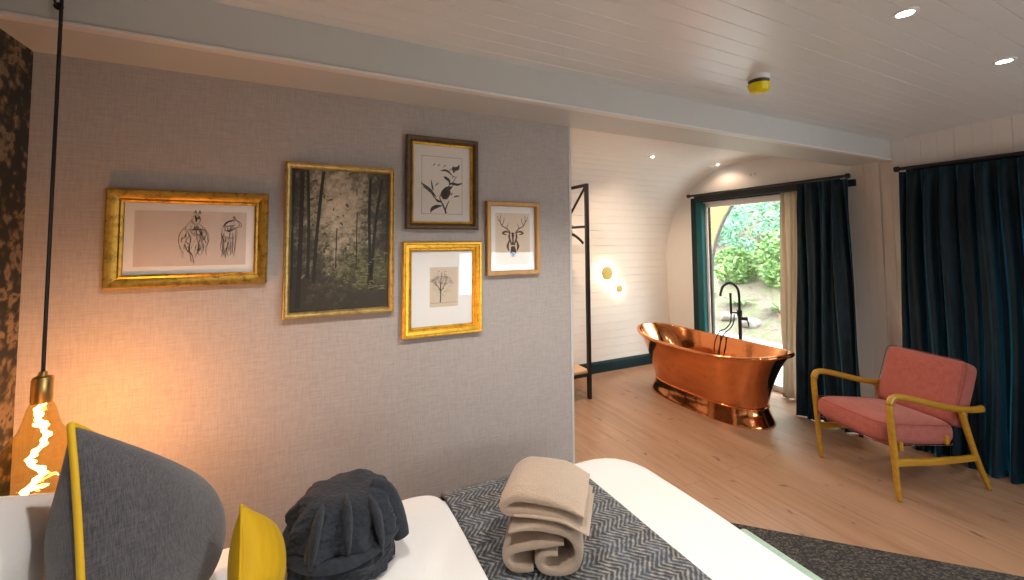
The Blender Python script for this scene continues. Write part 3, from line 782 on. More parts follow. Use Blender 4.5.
# ------------------------------------------------------------------ pendant lamp
pd = tag(empty('pendant_lamp', (-.650, 1.58, 0)), 'hanging amber glass bulb pendant with brass holder on a black cord', 'pendant lamp')
m = MB(); m.tube([(0, 0, 1.15), (0, 0, ceil_z(1.58) - .02)], .0045, 8); m.build('cord', BLACK, pd)
m = MB(); m.lathe([(0, -.03), (.045, -.03), (.05, -.004), (.05, 0), (0, 0)], 24, M=Matrix.Translation((0, 0, ceil_z(1.58)))); m.build('ceiling_rose', BRASS, pd)
m = MB(); m.lathe([(0, 1.163), (.008, 1.162), (.010, 1.152), (.019, 1.148), (.0215, 1.142), (.0215, 1.085), (.019, 1.079), (0, 1.079)], 28); m.build('lamp_holder', BRASS, pd)
bl = [(.020, 1.080), (.027, 1.065), (.033, 1.04), (.042, 1.01), (.068, .97), (.10, .93), (.122, .89), (.128, .85), (.115, .812), (.08, .785), (.04, .772), (0, .77)]
m = MB(); m.lathe([tuple(p)[:2] for p in [(q.x, q.y) for q in spline([Vector((a, b)) for a, b in bl], 4)]], 40); gb = m.build('bulb', m_glass('amber bulb glass', (.90, .79, .47), .06), pd, angle=180)
fil = spline([(.0, 0, 1.075), (-.010, .004, 1.05), (.004, -.004, 1.02), (.010, .004, .99), (.004, 0, .965), (-.014, -.004, .94), (-.018, .004, .92), (.004, .0, .90), (.006, 0, .885), (-.022, 0, .855), (-.028, 0, .84)], 6)
m = MB(); m.tube(fil, .0045, 8); m.tube([p + Vector((.009 * math.sin(i * 1.1), .006, .002)) for i, p in enumerate(fil)], .0028, 6); m.build('filament', m_emit('glowing filament', (1, .52, .15), 45), gb)

# ------------------------------------------------------------------ pictures (local: x right, y out of wall is -y, z up; origin = centre on wall)
def picture(cx, cz, w, h, label, fmat, prof, inner=None):
    t = tag(empty('framed_picture', (cx, YP - .002, cz)), label, 'picture', 'framed pictures on the linen wall')
    m = MB(); n = len(prof)
    cs = [(-1, -1), (1, -1), (1, 1), (-1, 1)]
    m.grid(lambda u, v: (cs[round(u * 4)][0] * (w / 2 - prof[round(v * (n - 1))][0]), -prof[round(v * (n - 1))][1], cs[round(u * 4)][1] * (h / 2 - prof[round(v * (n - 1))][0])), 4, n, cu=True) if False else None
    vs = []; fs = []
    for (sx, sz) in cs:
        for (i, d_) in prof: vs.append((sx * (w / 2 - i), -d_, sz * (h / 2 - i)))
    for c in range(4):
        for k in range(n - 1):
            a, b = c * n + k, ((c + 1) % 4) * n + k
            fs.append((a, b, b + 1, a + 1))
    m.add(vs, fs)
    m.build('frame', fmat, t, angle=25)
    fi = prof[-1][0]
    if inner:
        pr2, mt2 = inner; vs = []; fs = []; n2 = len(pr2)
        for (sx, sz) in cs:
            for (i, d_) in pr2: vs.append((sx * (w / 2 - i), -d_, sz * (h / 2 - i)))
        for c in range(4):
            for k in range(n2 - 1):
                a, b = c * n2 + k, ((c + 1) % 4) * n2 + k
                fs.append((a, b, b + 1, a + 1))
        m = MB(); m.add(vs, fs); m.build('gold_slip', mt2, t, angle=25); fi = pr2[-1][0]
    return t, w - 2 * fi, h - 2 * fi
def sheet(m, x0, x1, z0, z1, y, mi=0):
    m.add([(x0, y, z0), (x1, y, z0), (x1, y, z1), (x0, y, z1)], [(0, 1, 2, 3)], mi)
def stroke(m, pts, wd, y, mi=1, n=5):
    """flat brush stroke on the paper, width per point"""
    P = spline([Vector((p[0], 0, p[1])) for p in pts], n); K = len(P)
    ws = wd if isinstance(wd, (list, tuple)) else [wd * .35, wd, wd * .35]
    vs = []
    for i, p in enumerate(P):
        t = (P[min(i + 1, K - 1)] - P[max(i - 1, 0)]).normalized(); nn = Vector((-t.z, 0, t.x))
        s = i / (K - 1) * (len(ws) - 1); a = int(min(s, len(ws) - 2)); q = ws[a] + (ws[a + 1] - ws[a]) * (s - a)
        vs += [p + nn * q / 2 + Vector((0, y, 0)), p - nn * q / 2 + Vector((0, y, 0))]
    m.add(vs, [(2 * i, 2 * i + 1, 2 * i + 3, 2 * i + 2) for i in range(K - 1)], mi)
def glaze(t, w, h, y): MB().bounds((-w / 2, y - .001, -h / 2), (w / 2, y, h / 2)).build('glass', PGLASS, t, smooth=False)
INK = plain('sepia ink', (.05, .04, .035), .9, var=.3, scale=200); INKL = plain('thin grey ink', (.17, .14, .13), .9, var=.4, scale=160)
PAPER = plain('aged paper', (.66, .575, .525), .95, var=.06, scale=30); MAT_ = plain('white mount board', (.86, .845, .82), .9, var=.01)
CREAM = plain('cream paper', (.74, .68, .62), .95, var=.03); TAN = plain('tan paper', (.66, .55, .43), .95, var=.08, scale=25)
SOLD = m_gilt('antique gold leaf', (.52, .32, .06), (.17, .09, .015)); SBRI = m_gilt('bright gold leaf', (.80, .46, .055), (.55, .27, .02), .34)
SPAL = m_gilt('pale gold leaf', (.62, .45, .17), (.40, .26, .08), .42); SDRK = m_gilt('dark carved wood', (.10, .062, .03), (.035, .02, .012), .5, .3)
SOAK = m_wood('golden oak moulding', (.42, .21, .05), (.56, .31, .09), 2, .4)

# 1 sketch of two figures of standing horses, wide
t, w, h = picture(-.402, 1.527, .488, .352, 'wide antique gold frame holding an ink sketch of two standing horses', SOLD, [(0, 0), (0, .022), (.006, .028), (.014, .026), (.034, .014), (.040, .017), (.046, .014), (.047, .006)])
m = MB(); sheet(m, -w / 2, w / 2, -h / 2, h / 2, -.004); m.build('mount', MAT_, t, smooth=False)
m = MB(); pw, ph = w - .055, h - .055
sheet(m, -pw / 2, pw / 2, -ph / 2, ph / 2, -.0045)
def sk(pts, ox, wd=.0016, j=.0035, rep=3, mi=1):
    for k in range(rep):
        stroke(m, [(ox + p[0] + rnd.uniform(-j, j), p[1] + rnd.uniform(-j, j)) for p in pts], wd * rnd.uniform(.6, 1.3), -.0048, mi if k else 1)
# first animal, three-quarter view with raised head
o1 = .005
sk([(-.005, .085), (.01, .088), (.016, .07), (.012, .055)], o1); sk([(-.002, .093), (.001, .105), (.005, .092)], o1, .003); sk([(.01, .092), (.014, .104), (.016, .09)], o1, .003)
sk([(-.005, .085), (-.008, .065), (-.002, .052), (.012, .055)], o1); sk([(-.008, .068), (-.028, .045), (-.042, .02), (-.044, -.015), (-.036, -.05), (-.03, -.075)], o1)
sk([(.014, .055), (.03, .04), (.04, .02), (.043, -.01), (.036, -.04), (.038, -.065)], o1); sk([(-.012, .045), (-.008, .02), (.01, .012), (.03, .025)], o1, .0022)
sk([(-.025, .03), (-.012, .0), (-.014, -.04), (-.006, -.085)], o1, .002); sk([(-.03, -.02), (-.02, -.045), (-.005, -.06), (.0, -.09)], o1, .003); sk([(.008, .01), (.014, -.03), (.012, -.06)], o1, .0024)
sk([(.02, -.01), (.028, -.035), (.026, -.06)], o1); sk([(-.02, .03), (.0, .035), (.028, .03), (.04, .012)], o1, .002)
for k in range(34):
    x = rnd.uniform(-.034, .034); z = rnd.uniform(-.05, .06); sk([(x, z), (x + rnd.uniform(-.008, .008), z - rnd.uniform(.006, .02))], o1, .0012, .001, 1)
for k in range(46):
    a = rnd.uniform(0, 2 * PI); x = .0 + .036 * math.cos(a) * rnd.uniform(.5, 1); z = .0 + .055 * math.sin(a) * rnd.uniform(.5, 1); sk([(x, z), (x + rnd.uniform(-.006, .006), z - .012), (x + rnd.uniform(-.01, .01), z - .022)], o1, .0016, .002, 2, 2 if k % 3 else 1)
sk([(.0, .085), (.006, .075), (.004, .062)], o1, .006, .002, 3, 2); sk([(.012, .085), (.013, .07)], o1, .005, .002, 2, 2)
o2 = .115
sk([(-.024, .035), (-.01, .06), (.012, .072), (.026, .066), (.03, .05), (.02, .042), (.006, .045)], o2, .002); sk([(.01, .074), (.016, .086), (.02, .072)], o2, .0026)
sk([(-.024, .035), (-.026, .0), (-.024, -.04), (-.012, -.075)], o2, .002); sk([(.006, .045), (.0, .01), (.004, -.03), (.002, -.065)], o2); sk([(-.02, .03), (.002, .03), (.022, .04)], o2, .003); sk([(-.012, -.075), (-.006, -.05), (-.008, -.01)], o2)
sk([(-.014, .045), (.0, .05), (.018, .05)], o2, .003)
for k in range(24):
    x = rnd.uniform(-.02, .008); z = rnd.uniform(-.05, .05); sk([(x, z), (x + rnd.uniform(-.004, .004), z - .02)], o2, .0015, .002, 2, 2)
sk([(-.02, .045), (-.005, .064), (.015, .07)], o2, .004, .003, 3, 2)
sk([(.02, .042), (.022, .02), (.018, -.01), (.02, -.045), (.016, -.068)], o2, .0022); sk([(.01, .02), (.01, -.02), (.012, -.06)], o2, .002); sk([(-.026, .02), (-.02, -.02), (-.022, -.07)], o2, .002); sk([(.022, .068), (.034, .06), (.038, .048), (.028, .042)], o2, .0024, .002); sk([(-.022, .01), (.0, .0), (.018, .006)], o2, .0018)
m.build('sketch', [PAPER, INKL, INK], t, smooth=False); glaze(t, w, h, -.008)

# 2 forest oil painting
t, w, h = picture(.116, 1.521, .433, .636, 'tall dark forest painting in a narrow pale gold frame', SPAL, [(0, 0), (0, .028), (.004, .03), (.009, .024), (.016, .022), (.022, .014), (.023, .006)])
def m_paint():
    k = NT('forest oil paint'); tc = k.n('ShaderNodeTexCoord').outputs['Object']
    sp = k.n('ShaderNodeSeparateXYZ', {0: tc}); x, z = sp.outputs[0], sp.outputs[2]
    n = k.n('ShaderNodeTexNoise', {'Vector': tc, 'Scale': 14., 'Detail': 6., 'Roughness': .7}).outputs[0]
    n2 = k.noise(tc, 55, 3, .7)
    dx = k.math('SUBTRACT', x, -.01); dz = k.math('SUBTRACT', z, .14)
    d2 = k.math('SQRT', k.math('ADD', k.math('MULTIPLY', k.math('MULTIPLY', dx, dx), 5.), k.math('MULTIPLY', k.math('MULTIPLY', dz, dz), 1.5)))
    f = k.math('ADD', k.math('MULTIPLY_ADD', d2, -1.7, .86), k.math('MULTIPLY_ADD', n, 1.3, -.65))
    f = k.math('ADD', f, k.math('MULTIPLY_ADD', n2, .7, -.35))
    c = k.ramp(f, [(.05, (.032, .028, .020)), (.28, (.075, .068, .045)), (.46, (.18, .16, .105)), (.66, (.38, .32, .235)), (.95, (.56, .48, .37))])
    gx = k.math('SUBTRACT', x, .10); gz = k.math('SUBTRACT', z, -.13)
    gd = k.math('ADD', k.math('MULTIPLY', k.math('MULTIPLY', gx, gx), 40.), k.math('MULTIPLY', k.math('MULTIPLY', gz, gz), 90.))
    g = k.n('ShaderNodeClamp', {0: k.math('MULTIPLY', k.math('SUBTRACT', 1., gd), k.math('MULTIPLY_ADD', n2, 2.4, -.8))}).outputs[0]
    c = k.mix(g, c, (.15, .16, .05))
    k.set(Base_Color=c, Roughness=.5); k.bump(n2, .25, .004); return k.mat
TRUNK = plain('dark umber paint', (.017, .015, .012), .5, var=.4, scale=60); LEAFP = plain('olive paint', (.045, .05, .028), .5, var=.5, scale=60); GLEAF = plain('pale olive paint', (.17, .16, .08), .5, var=.4, scale=60)
m = MB(); sheet(m, -w / 2, w / 2, -h / 2, h / 2, -.008)
for pts, wd in (([(-.155, .29), (-.158, 0), (-.165, -.28)], .016), ([(-.135, .29), (-.128, .05), (-.13, -.16)], .011), ([(-.075, .29), (-.09, .12), (-.10, -.02), (-.108, -.18)], .012), ([(.115, .27), (.11, .1), (.115, -.1), (.11, -.2)], .012), ([(.165, .27), (.14, .1), (.128, -.05), (.12, -.22)], .011), ([(-.185, .29), (-.188, -.2)], .006), ([(.19, .2), (.182, -.1)], .005), ([(.06, .12), (.058, -.12)], .004), ([(-.02, .05), (-.024, -.12)], .004)):
    stroke(m, pts, [wd, wd, wd * 1.2], -.0084)
for k in range(230):
    x = rnd.uniform(-.185, .185); z = rnd.uniform(-.16, .285)
    if abs(x) < .075 and z > -.02 and rnd.random() < .72: continue
    s = rnd.uniform(.004, .011); a = rnd.uniform(0, PI)
    stroke(m, [(x - s * math.cos(a), z - s * math.sin(a)), (x, z + .002), (x + s * math.cos(a), z + s * math.sin(a))], s * .9, -.0083, 2 if rnd.random() < .8 else 3, 3)
for k in range(60):
    x = rnd.uniform(-.02, .185); z = rnd.uniform(-.22, -.06); s = rnd.uniform(.004, .012)
    stroke(m, [(x - s, z), (x, z + .003), (x + s, z)], .005, -.0085, 3, 3)
m.build('painting', [m_paint(), TRUNK, LEAFP, GLEAF], t, smooth=False)

# 3 magnolia print
t, w, h = picture(.559, 1.788, .353, .437, 'dark carved frame with black flowering branch print, highest on the wall', SDRK, [(0, 0), (0, .024), (.006, .03), (.016, .028), (.026, .016), (.028, .014)], ([(.027, .015), (.030, .018), (.036, .014), (.037, .006)], SBRI))
m = MB(); sheet(m, -w / 2, w / 2, -h / 2, h / 2, -.004); m.build('mount', CREAM, t, smooth=False)
m = MB(); rx0, rx1, rz0, rz1 = -.10, .098, -.145, .13
sheet(m, rx0, rx1, rz0, rz1, -.0045)
for a, b in (((rx0, rz0), (rx1, rz0)), ((rx1, rz0), (rx1, rz1)), ((rx1, rz1), (rx0, rz1)), ((rx0, rz1), (rx0, rz0))): stroke(m, [a, b], [.0016, .0016], -.0048, 2, 1)
stroke(m, [(.018, -.142), (.008, -.115), (-.005, -.09), (-.035, -.072), (-.06, -.04), (-.095, -.018)], [.009, .007, .005, .003], -.0048); stroke(m, [(.012, -.13), (.025, -.095), (.034, -.08)], [.007, .005, .003], -.0048)
stroke(m, [(-.005, -.092), (-.012, -.06), (.02, -.02), (.05, .01), (.07, .04)], [.005, .004, .003], -.0048); stroke(m, [(.02, -.03), (.06, .0), (.098, .004)], [.003, .003], -.0048)
def leaf(pts, wd): stroke(m, pts, [.002, wd, wd * .9, .001], -.00495)
leaf([(-.03, -.065), (-.06, -.035), (-.078, -.02), (-.105, .002)], .017); leaf([(-.045, -.035), (-.05, -.015), (-.056, .018)], .008); leaf([(.0, -.105), (-.03, -.11), (-.05, -.122), (-.058, -.14)], .018); leaf([(.005, -.075), (.006, -.05), (.025, -.025), (.05, -.012)], .032); leaf([(.008, -.072), (.02, -.06), (.04, -.032)], .022)
leaf([(.03, .0), (.05, .004), (.075, .0), (.1, .01)], .013); leaf([(-.01, .062), (.01, .066), (.03, .06), (.055, .035)], .010); leaf([(.055, .055), (.06, .075), (.075, .08), (.085, .10)], .020); leaf([(.005, .035), (.015, .03), (.032, .018), (.035, -.002)], .014); leaf([(.055, -.062), (.07, -.056), (.088, -.055)], .007)
for k in range(10):
    x = rnd.uniform(-.06, .06); z = rnd.uniform(-.1, .09); leaf([(x, z), (x + .006, z + .008), (x + .014, z + .01)], .004)
leaf([(-.035, -.072), (-.02, -.085), (.0, -.082)], .01); leaf([(.06, .06), (.05, .075), (.055, .092)], .008)
m.build('print', [CREAM, INK, INKL], t, smooth=False); glaze(t, w, h, -.009)

# 4 tree etching in bright gold
t, w, h = picture(.561, 1.293, .384, .438, 'bright gold frame with a small etching of a bare tree in wide white mount', SBRI, [(0, 0), (0, .024), (.005, .03), (.012, .030), (.016, .025), (.028, .022), (.034, .016), (.038, .018), (.044, .012), (.045, .005)])
m = MB(); sheet(m, -w / 2, w / 2, -h / 2, h / 2, -.004); m.build('mount', MAT_, t, smooth=False)
m = MB(); sheet(m, -.062, .075, -.088, .098, -.0045)
def branch(x, z, a, L, wd, dep):
    x2, z2 = x + L * math.cos(a), z + L * math.sin(a)
    stroke(m, [(x, z), ((x + x2) / 2 + rnd.uniform(-.002, .002), (z + z2) / 2), (x2, z2)], [wd, wd * .75], -.0048, 1 if dep > 2 else 2, 2)
    if dep:
        for s in ((-1, 1, 0) if dep > 1 else (-1, 1)):
            branch(x2, z2, a + s * rnd.uniform(.22, .6), L * rnd.uniform(.5, .72), wd * .62, dep - 1)
branch(-.012, -.068, R(88), .052, .006, 5)
stroke(m, [(-.012, -.02), (-.010, .03), (-.004, .075)], [.004, .003, .001], -.0048, 1)
for k in range(420):
    a = rnd.uniform(0, 2 * PI); q = rnd.random() ** .6; x = -.002 + .05 * q * math.cos(a); z = .022 + .062 * q * math.sin(a)
    if rnd.random() < .35 + .3 * noise.noise((x * 60, z * 60, 0)): stroke(m, [(x, z), (x + rnd.uniform(-.004, .004), z + rnd.uniform(-.003, .003)), (x + rnd.uniform(-.007, .007), z + rnd.uniform(-.006, .006))], .0012, -.00485, 2 if k % 3 else 1, 2)
for k in range(14): x = -.06 + k * .0095; stroke(m, [(x, -.07 + rnd.uniform(-.004, .002)), (x + .012, -.069 + rnd.uniform(-.003, .003))], .0018, -.0048, 2, 2)
m.build('etching', [TAN, INK, INKL], t, smooth=False); glaze(t, w, h, -.007)

# 5 stag
t, w, h = picture(.932, 1.527, .30, .372, 'smallest picture, an oak frame with a brown stag head portrait', SOAK, [(0, 0), (0, .024), (.003, .027), (.018, .027), (.022, .022), (.023, .006)])
m = MB(); sheet(m, -w / 2, w / 2, -h / 2, h / 2, -.004); m.build('mount', MAT_, t, smooth=False)
BRN = plain('brown wash', (.10, .052, .022), .9, var=.5, scale=120); BLUE = plain('blue wash', (.02, .16, .42), .9, var=.3, scale=120); STAGP = plain('warm paper', (.74, .61, .48), .95, var=.06, scale=20)
m = MB(); sheet(m, -.098, .098, -.135, .13, -.0045)
for s in (-1, 1):
    stroke(m, [(s * .016, .03), (s * .035, .05), (s * .062, .065), (s * .072, .09), (s * .068, .118)], [.006, .005, .004, .002], -.0048, 1); stroke(m, [(s * .062, .066), (s * .052, .085), (s * .05, .105)], [.004, .002], -.0048, 1); stroke(m, [(s * .071, .085), (s * .082, .095), (s * .086, .112)], [.004, .002], -.0048, 1)
    stroke(m, [(s * .036, .05), (s * .03, .065), (s * .026, .078)], [.004, .002], -.0048, 1); stroke(m, [(s * .018, .028), (s * .04, .035), (s * .058, .026), (s * .035, .018)], [.003, .010, .010, .003], -.0049, 2)
    stroke(m, [(s * .016, .03), (s * .022, .01), (s * .014, -.015), (s * .008, -.035)], [.006, .010, .006], -.0049, 2); stroke(m, [(s * .014, .012), (s * .022, .01)], [.006, .004], -.005, 1)
    stroke(m, [(s * .02, -.01), (s * .03, -.04), (s * .022, -.065)], [.006, .014, .004], -.0049, 2)
stroke(m, [(0, .03), (.0, .0), (.0, -.025)], [.018, .010, .006], -.00485, 2); stroke(m, [(0, -.018), (0, -.034)], [.014, .010], -.0051, 1); stroke(m, [(.0, -.04), (.002, -.07), (.0, -.095)], [.02, .034, .01], -.00495, 2); stroke(m, [(-.012, -.07), (.0, -.08), (.014, -.076)], [.012, .02, .006], -.0052, 3)
stroke(m, [(-.004, -.115), (.008, -.122)], [.008, .004], -.0052, 4, 2)
m.build('portrait', [STAGP, INK, BRN, BLUE, TAN], t, smooth=False); glaze(t, w, h, -.007)

# ------------------------------------------------------------------ ceiling fittings
dl = None
LSP = []
def downlight(x, y, z, label, nrm=None):
    t = tag(empty('downlight', (x, y, z)), label, 'downlight', 'recessed ceiling downlights')
    m = MB(); m.lathe([(.026, -.002), (.036, -.003), (.040, .0), (.040, .006), (.026, .006)], 32); m.build('bezel', WHITE, t)
    m = MB(); m.lathe([(0, .001), (.026, -.001), (.026, .006), (0, .006)], 28); m.build('lens', LENS, t)
    if nrm: t.rotation_euler = (R(nrm), 0, 0)
    return t
zc = ceil_z(.69)
downlight(1.965, .703, ceil_z(.703) - .003, 'recessed downlight in the main ceiling nearest the yellow detector')
downlight(2.92, .70, ceil_z(.70) - .003, 'recessed downlight in the main ceiling nearest the wide teal curtain')
downlight(3.06, 3.085, 2.358, 'recessed downlight in the alcove ceiling above the clothes rack side', 7)
downlight(4.03, 3.10, 2.357, 'recessed downlight in the alcove ceiling close to the bath window', 7)
hk = tag(empty('cable_hook', (-.672, 1.621, 2.196)), 'small black hook on the beam beside the pendant cord', 'hook')
m = MB(); m.lathe([(0, 0), (.011, 0), (.011, .004), (0, .004)], 16, M=Matrix.Rotation(R(90), 4, 'X')); m.build('base_plate', BLACK, hk)
m = MB(); m.tube(spline([(0, -.003, 0), (0, -.016, 0), (0, -.022, .006), (0, -.022, .014)], 5), .0035, 8); m.build('peg', BLACK, hk)
sd = tag(empty('smoke_detector', (2.0, 1.285, ceil_z(1.285) + .002)), 'ceiling smoke detector wearing a yellow dust cover', 'smoke detector')
m = MB(); m.lathe([(0, -.022), (.045, -.022), (.05, -.014), (.05, 0), (0, 0)], 32); m.build('base', WHITE, sd)
m = MB(); m.lathe([(0, -.045), (.043, -.045), (.047, -.022), (0, -.022)], 32); m.build('sensor_ring', plain('dark grey plastic', (.05, .05, .045), .5), sd)
m = MB(); m.lathe([(0, -.084), (.03, -.083), (.042, -.076), (.05, -.045), (.051, -.041), (0, -.041)], 36); m.build('dust_cover', plain('yellow plastic', (.80, .66, .0), .35), sd)
so = tag(empty('wall_socket', (XR - .001, 2.79, 2.215)), 'small white double wall socket high above the bath window', 'socket')
m = MB(); m.bounds((-.008, -.055, -.035), (0, .055, .035)); m.build('face_plate', WHITE, so, smooth=False, bevel=.003)
for yy in (-.024, .024):
    m = MB(); m.bounds((-.010, yy - .012, -.014), (-.007, yy + .012, .014)); m.build('outlet', plain('pale grey plastic', (.5, .5, .5), .4), so, smooth=False)

# ------------------------------------------------------------------ outside
GROUND = NT('garden earth'); v_ = GROUND.co(); n_ = GROUND.noise(v_, 6, 5, .7)
GROUND.set(Base_Color=GROUND.ramp(n_, [(.3, (.05, .042, .03)), (.48, (.15, .125, .095)), (.6, (.08, .11, .035)), (.75, (.24, .20, .165))]), Roughness=.95); GROUND.bump(n_, .6, .05)
m = MB()
def gz(x, y):
    s = max(0, x - 6.2)
    return -.06 + .30 * s + .05 * s * s * .6 + .12 * noise.noise((x * .9, y * .9, 0)) * min(1, s)
m.grid(lambda u, v: (6.15 + 13 * u, -8 + 30 * v, gz(6.15 + 13 * u, -8 + 30 * v)), 60, 80); struct(m.build('ground', GROUND.mat, angle=180))
struct(MB().bounds((XR + .1, -4, -.1), (6.3, 8.2, -.02)).build('terrace', plain('pale terrace paving', (.48, .47, .45), .8, var=.05, scale=8), smooth=False))
# porch wall with arched opening, pale yellow brick
BRK = NT('pale yellow brick'); tc = BRK.n('ShaderNodeTexCoord').outputs['Object']
mp = BRK.n('ShaderNodeMapping', {'Vector': tc, 'Rotation': (R(90), 0, R(90))}).outputs[0]
sp = BRK.n('ShaderNodeSeparateXYZ', {0: tc}); cb = BRK.n('ShaderNodeCombineXYZ', {0: sp.outputs[1], 1: sp.outputs[2], 2: 0.})
bt = BRK.n('ShaderNodeTexBrick', {'Vector': cb.outputs[0], 'Color1': (.25, .175, .05, 1), 'Color2': (.20, .14, .04, 1), 'Mortar': (.12, .09, .04, 1), 'Scale': 1., 'Mortar Size': .006, 'Brick Width': .24, 'Row Height': .085})
BRK.set(Base_Color=bt.outputs[0], Roughness=.85); BRK.bump(bt.outputs['Fac'], -.4, .01)
AX = 5.2; ayc, ar, azs = 2.35, 1.80, 1.02          # arch: centre y, radius, springing height
arc = [(ayc + ar * math.cos(R(a)), azs + ar * .92 * math.sin(R(a))) for a in range(0, 181, 5)]
m = MB()
pts = arc; out = [(6.4, 0), (6.4, 3.4)]
# right jamb side (larger y) + over arch + small y jamb, as quads out to a big frame
frame_o = [(6.4, azs + (3.4 - azs) * min(1, i / 12)) for i in range(13)] + [(6.4 - (6.4 + 1.7) * i / 12, 3.4) for i in range(1, 13)] + [(-1.7, 3.4 - (3.4 - azs) * i / 12) for i in range(1, 13)]
N_ = len(arc)
fo = frame_o[:N_] if len(frame_o) >= N_ else frame_o
for x in (AX, AX + .04):
    m.add([(x, p[0], p[1]) for p in arc] + [(x, p[0], p[1]) for p in fo], [(i, i + 1, N_ + i + 1, N_ + i) for i in range(N_ - 1)])
    m.add([(x, ayc + ar, -.05), (x, 6.4, -.05), (x, 6.4, azs), (x, ayc + ar, azs)], [(0, 1, 2, 3)])
    m.add([(x, ayc - ar, -.05), (x, -1.7, -.05), (x, -1.7, azs), (x, ayc - ar, azs)], [(0, 1, 2, 3)])
o = struct(m.build('wall_porch', BRK.mat, smooth=False))
rim = [(ayc + ar, -.05)] + arc + [(ayc - ar, -.05)]
m = MB(); K = len(rim)
m.add([(AX - .01, p[0], p[1]) for p in rim] + [(AX + .05, p[0], p[1]) for p in rim] , [(i, i + 1, K + i + 1, K + i) for i in range(K - 1)])
struct(m.build('trim_4', plain('dark bronze edging', (.06, .05, .04), .6), smooth=False, solid=.02))

LEAFA = NT('yellow green leaf'); LEAFA.set(Base_Color=LEAFA.mix(LEAFA.noise(LEAFA.co(), 3, 2), (.07, .20, .05), (.24, .40, .12)), Roughness=.5, Subsurface_Weight=.0); LEAFA = LEAFA.mat  # yellow green leaf colour, varied by noise
LEAFB = NT('blue green leaf'); LEAFB.set(Base_Color=LEAFB.mix(LEAFB.noise(LEAFB.co(), 3, 2), (.05, .19, .11), (.17, .36, .23)), Roughness=.5); LEAFB = LEAFB.mat
BARK = plain('tree bark', (.14, .11, .085), .9, var=.4, scale=12)
def leaf_cloud(rx, ry, rz, n, s, seed):
    r = random.Random(seed); m = MB()
    for k in range(n):
        while True:
            p = Vector((r.uniform(-1, 1), r.uniform(-1, 1), r.uniform(-1, 1)))
            if .35 < p.length < 1 and noise.noise(p * 2.3 + Vector((seed, 0, 0))) > -.18: break
        q = Vector((p.x * rx, p.y * ry, p.z * rz)); a = Vector((r.gauss(0, 1), r.gauss(0, 1), r.gauss(0, .6))).normalized(); b = a.orthogonal().normalized(); b = (b * math.cos(k) + a.cross(b) * math.sin(k))
        L = s * r.uniform(.6, 1.3)
        m.add([q - a * L, q + b * L * .4, q + a * L, q - b * L * .4 + Vector((0, 0, .01))], [(0, 1, 2, 3)])
    return m
def fern(n, L, seed):
    r = random.Random(seed); m = MB()
    for k in range(n):
        az = 2 * PI * k / n + r.uniform(-.2, .2); rise = r.uniform(.7, 1.2); l = L * r.uniform(.7, 1.1)
        P = [Vector((math.cos(az) * l * t, math.sin(az) * l * t, rise * l * (t - .75 * t * t))) for t in [i / 14 for i in range(15)]]
        side = Vector((-math.sin(az), math.cos(az), 0))
        for i in range(1, 15):
            w_ = l * .13 * math.sin(PI * (i / 15) ** .7) + .01
            for s in (1, -1):
                d_ = P[i] - P[i - 1]
                m.add([P[i - 1], P[i - 1] + side * s * w_ + d_ * .9, P[i] + d_ * .0], [(0, 1, 2)])
    return m
garden = [('garden_shrub', 'shrub', 'big bright green shrub beyond the terrace, filling the window middle', 9.2, 6.05, .7, (.75, .75, .85), LEAFB, 1),
          ('garden_shrub', 'shrub', 'blue green shrub on the slope beside the arch edge', 9.7, 7.65, .75, (.7, .7, .8), LEAFB, 2),
          ('garden_shrub', 'shrub', 'leafy shrub at the near foot of the garden slope by the sheer curtain', 8.3, 5.0, .5, (.5, .5, .6), LEAFA, 3),
          ('garden_shrub', 'shrub', 'low pale green bush halfway up the slope behind the tap spout', 8.25, 5.98, .3, (.44, .44, .42), LEAFA, 6)]
for nm, cat, lab, x, y, zz, rr_, mt, sd_ in garden:
    t = tag(empty(nm, (x, y, gz(x, y))), lab, cat, 'shrubs in the garden outside')
    leaf_cloud(rr_[0], rr_[1], rr_[2], 1800, .06, sd_).build('foliage', mt, t, smooth=False).location = (0, 0, zz)
    m = MB(); m.tube([(0, 0, -.1), (.03, .02, zz)], [.05, .03], 8); m.build('stem', BARK, t)
fm = [fern(18, .75, 3), fern(16, .6, 9)]
for i, (x, y, lab) in enumerate(((7.35, 5.3, 'pale arching fern in front of the big shrub outside'), (7.3, 4.45, 'pale arching fern nearest the sheer curtain outside'), (7.4, 6.15, 'pale arching fern nearest the brick arch outside'))):
    t = tag(empty('fern', (x, y, gz(x, y))), lab, 'fern', 'ferns in the garden outside')
    fern(19, .40, 20 + i).build('fronds', LEAFA, t, smooth=False)
    m = MB(); m.lathe([(0, -.05), (.06, -.05), (.04, .06), (0, .07)], 10); m.build('crown', BARK, t)
STONE = plain('grey garden stone', (.24, .225, .20), .9, var=.35, scale=9, bump=.4)
for i, (x, y, s) in enumerate(((6.8, 5.68, .17), (6.75, 5.05, .14), (6.68, 4.6, .15), (6.85, 6.25, .16), (7.9, 6.55, .15), (6.62, 5.35, .10))):
    m = MB()
    m.grid(lambda u, v: tuple(Vector((math.cos(2 * PI * u) * math.sin(PI * v), math.sin(2 * PI * u) * math.sin(PI * v), math.cos(PI * v) * .6)) * s * (1 + .35 * noise.noise((math.cos(2 * PI * u) * 1.4 + i * 3, math.sin(2 * PI * u) * 1.4, v * 3)))), 24, 14, cu=True)
    o = m.build('garden_stone', STONE, angle=180); o.location = (x, y, gz(x, y) + s * .25)
    tag(o, ('grey garden stone in front of the middle fern outside', 'grey garden stone at the slope foot toward the sheer curtain', 'grey garden stone hidden furthest behind the sheer curtain', 'grey garden stone lying nearest the brick arch edge', 'grey garden stone lying highest up the garden slope', 'smallest grey garden stone at the edge of the terrace')[i], 'stone', 'stones on the garden slope')
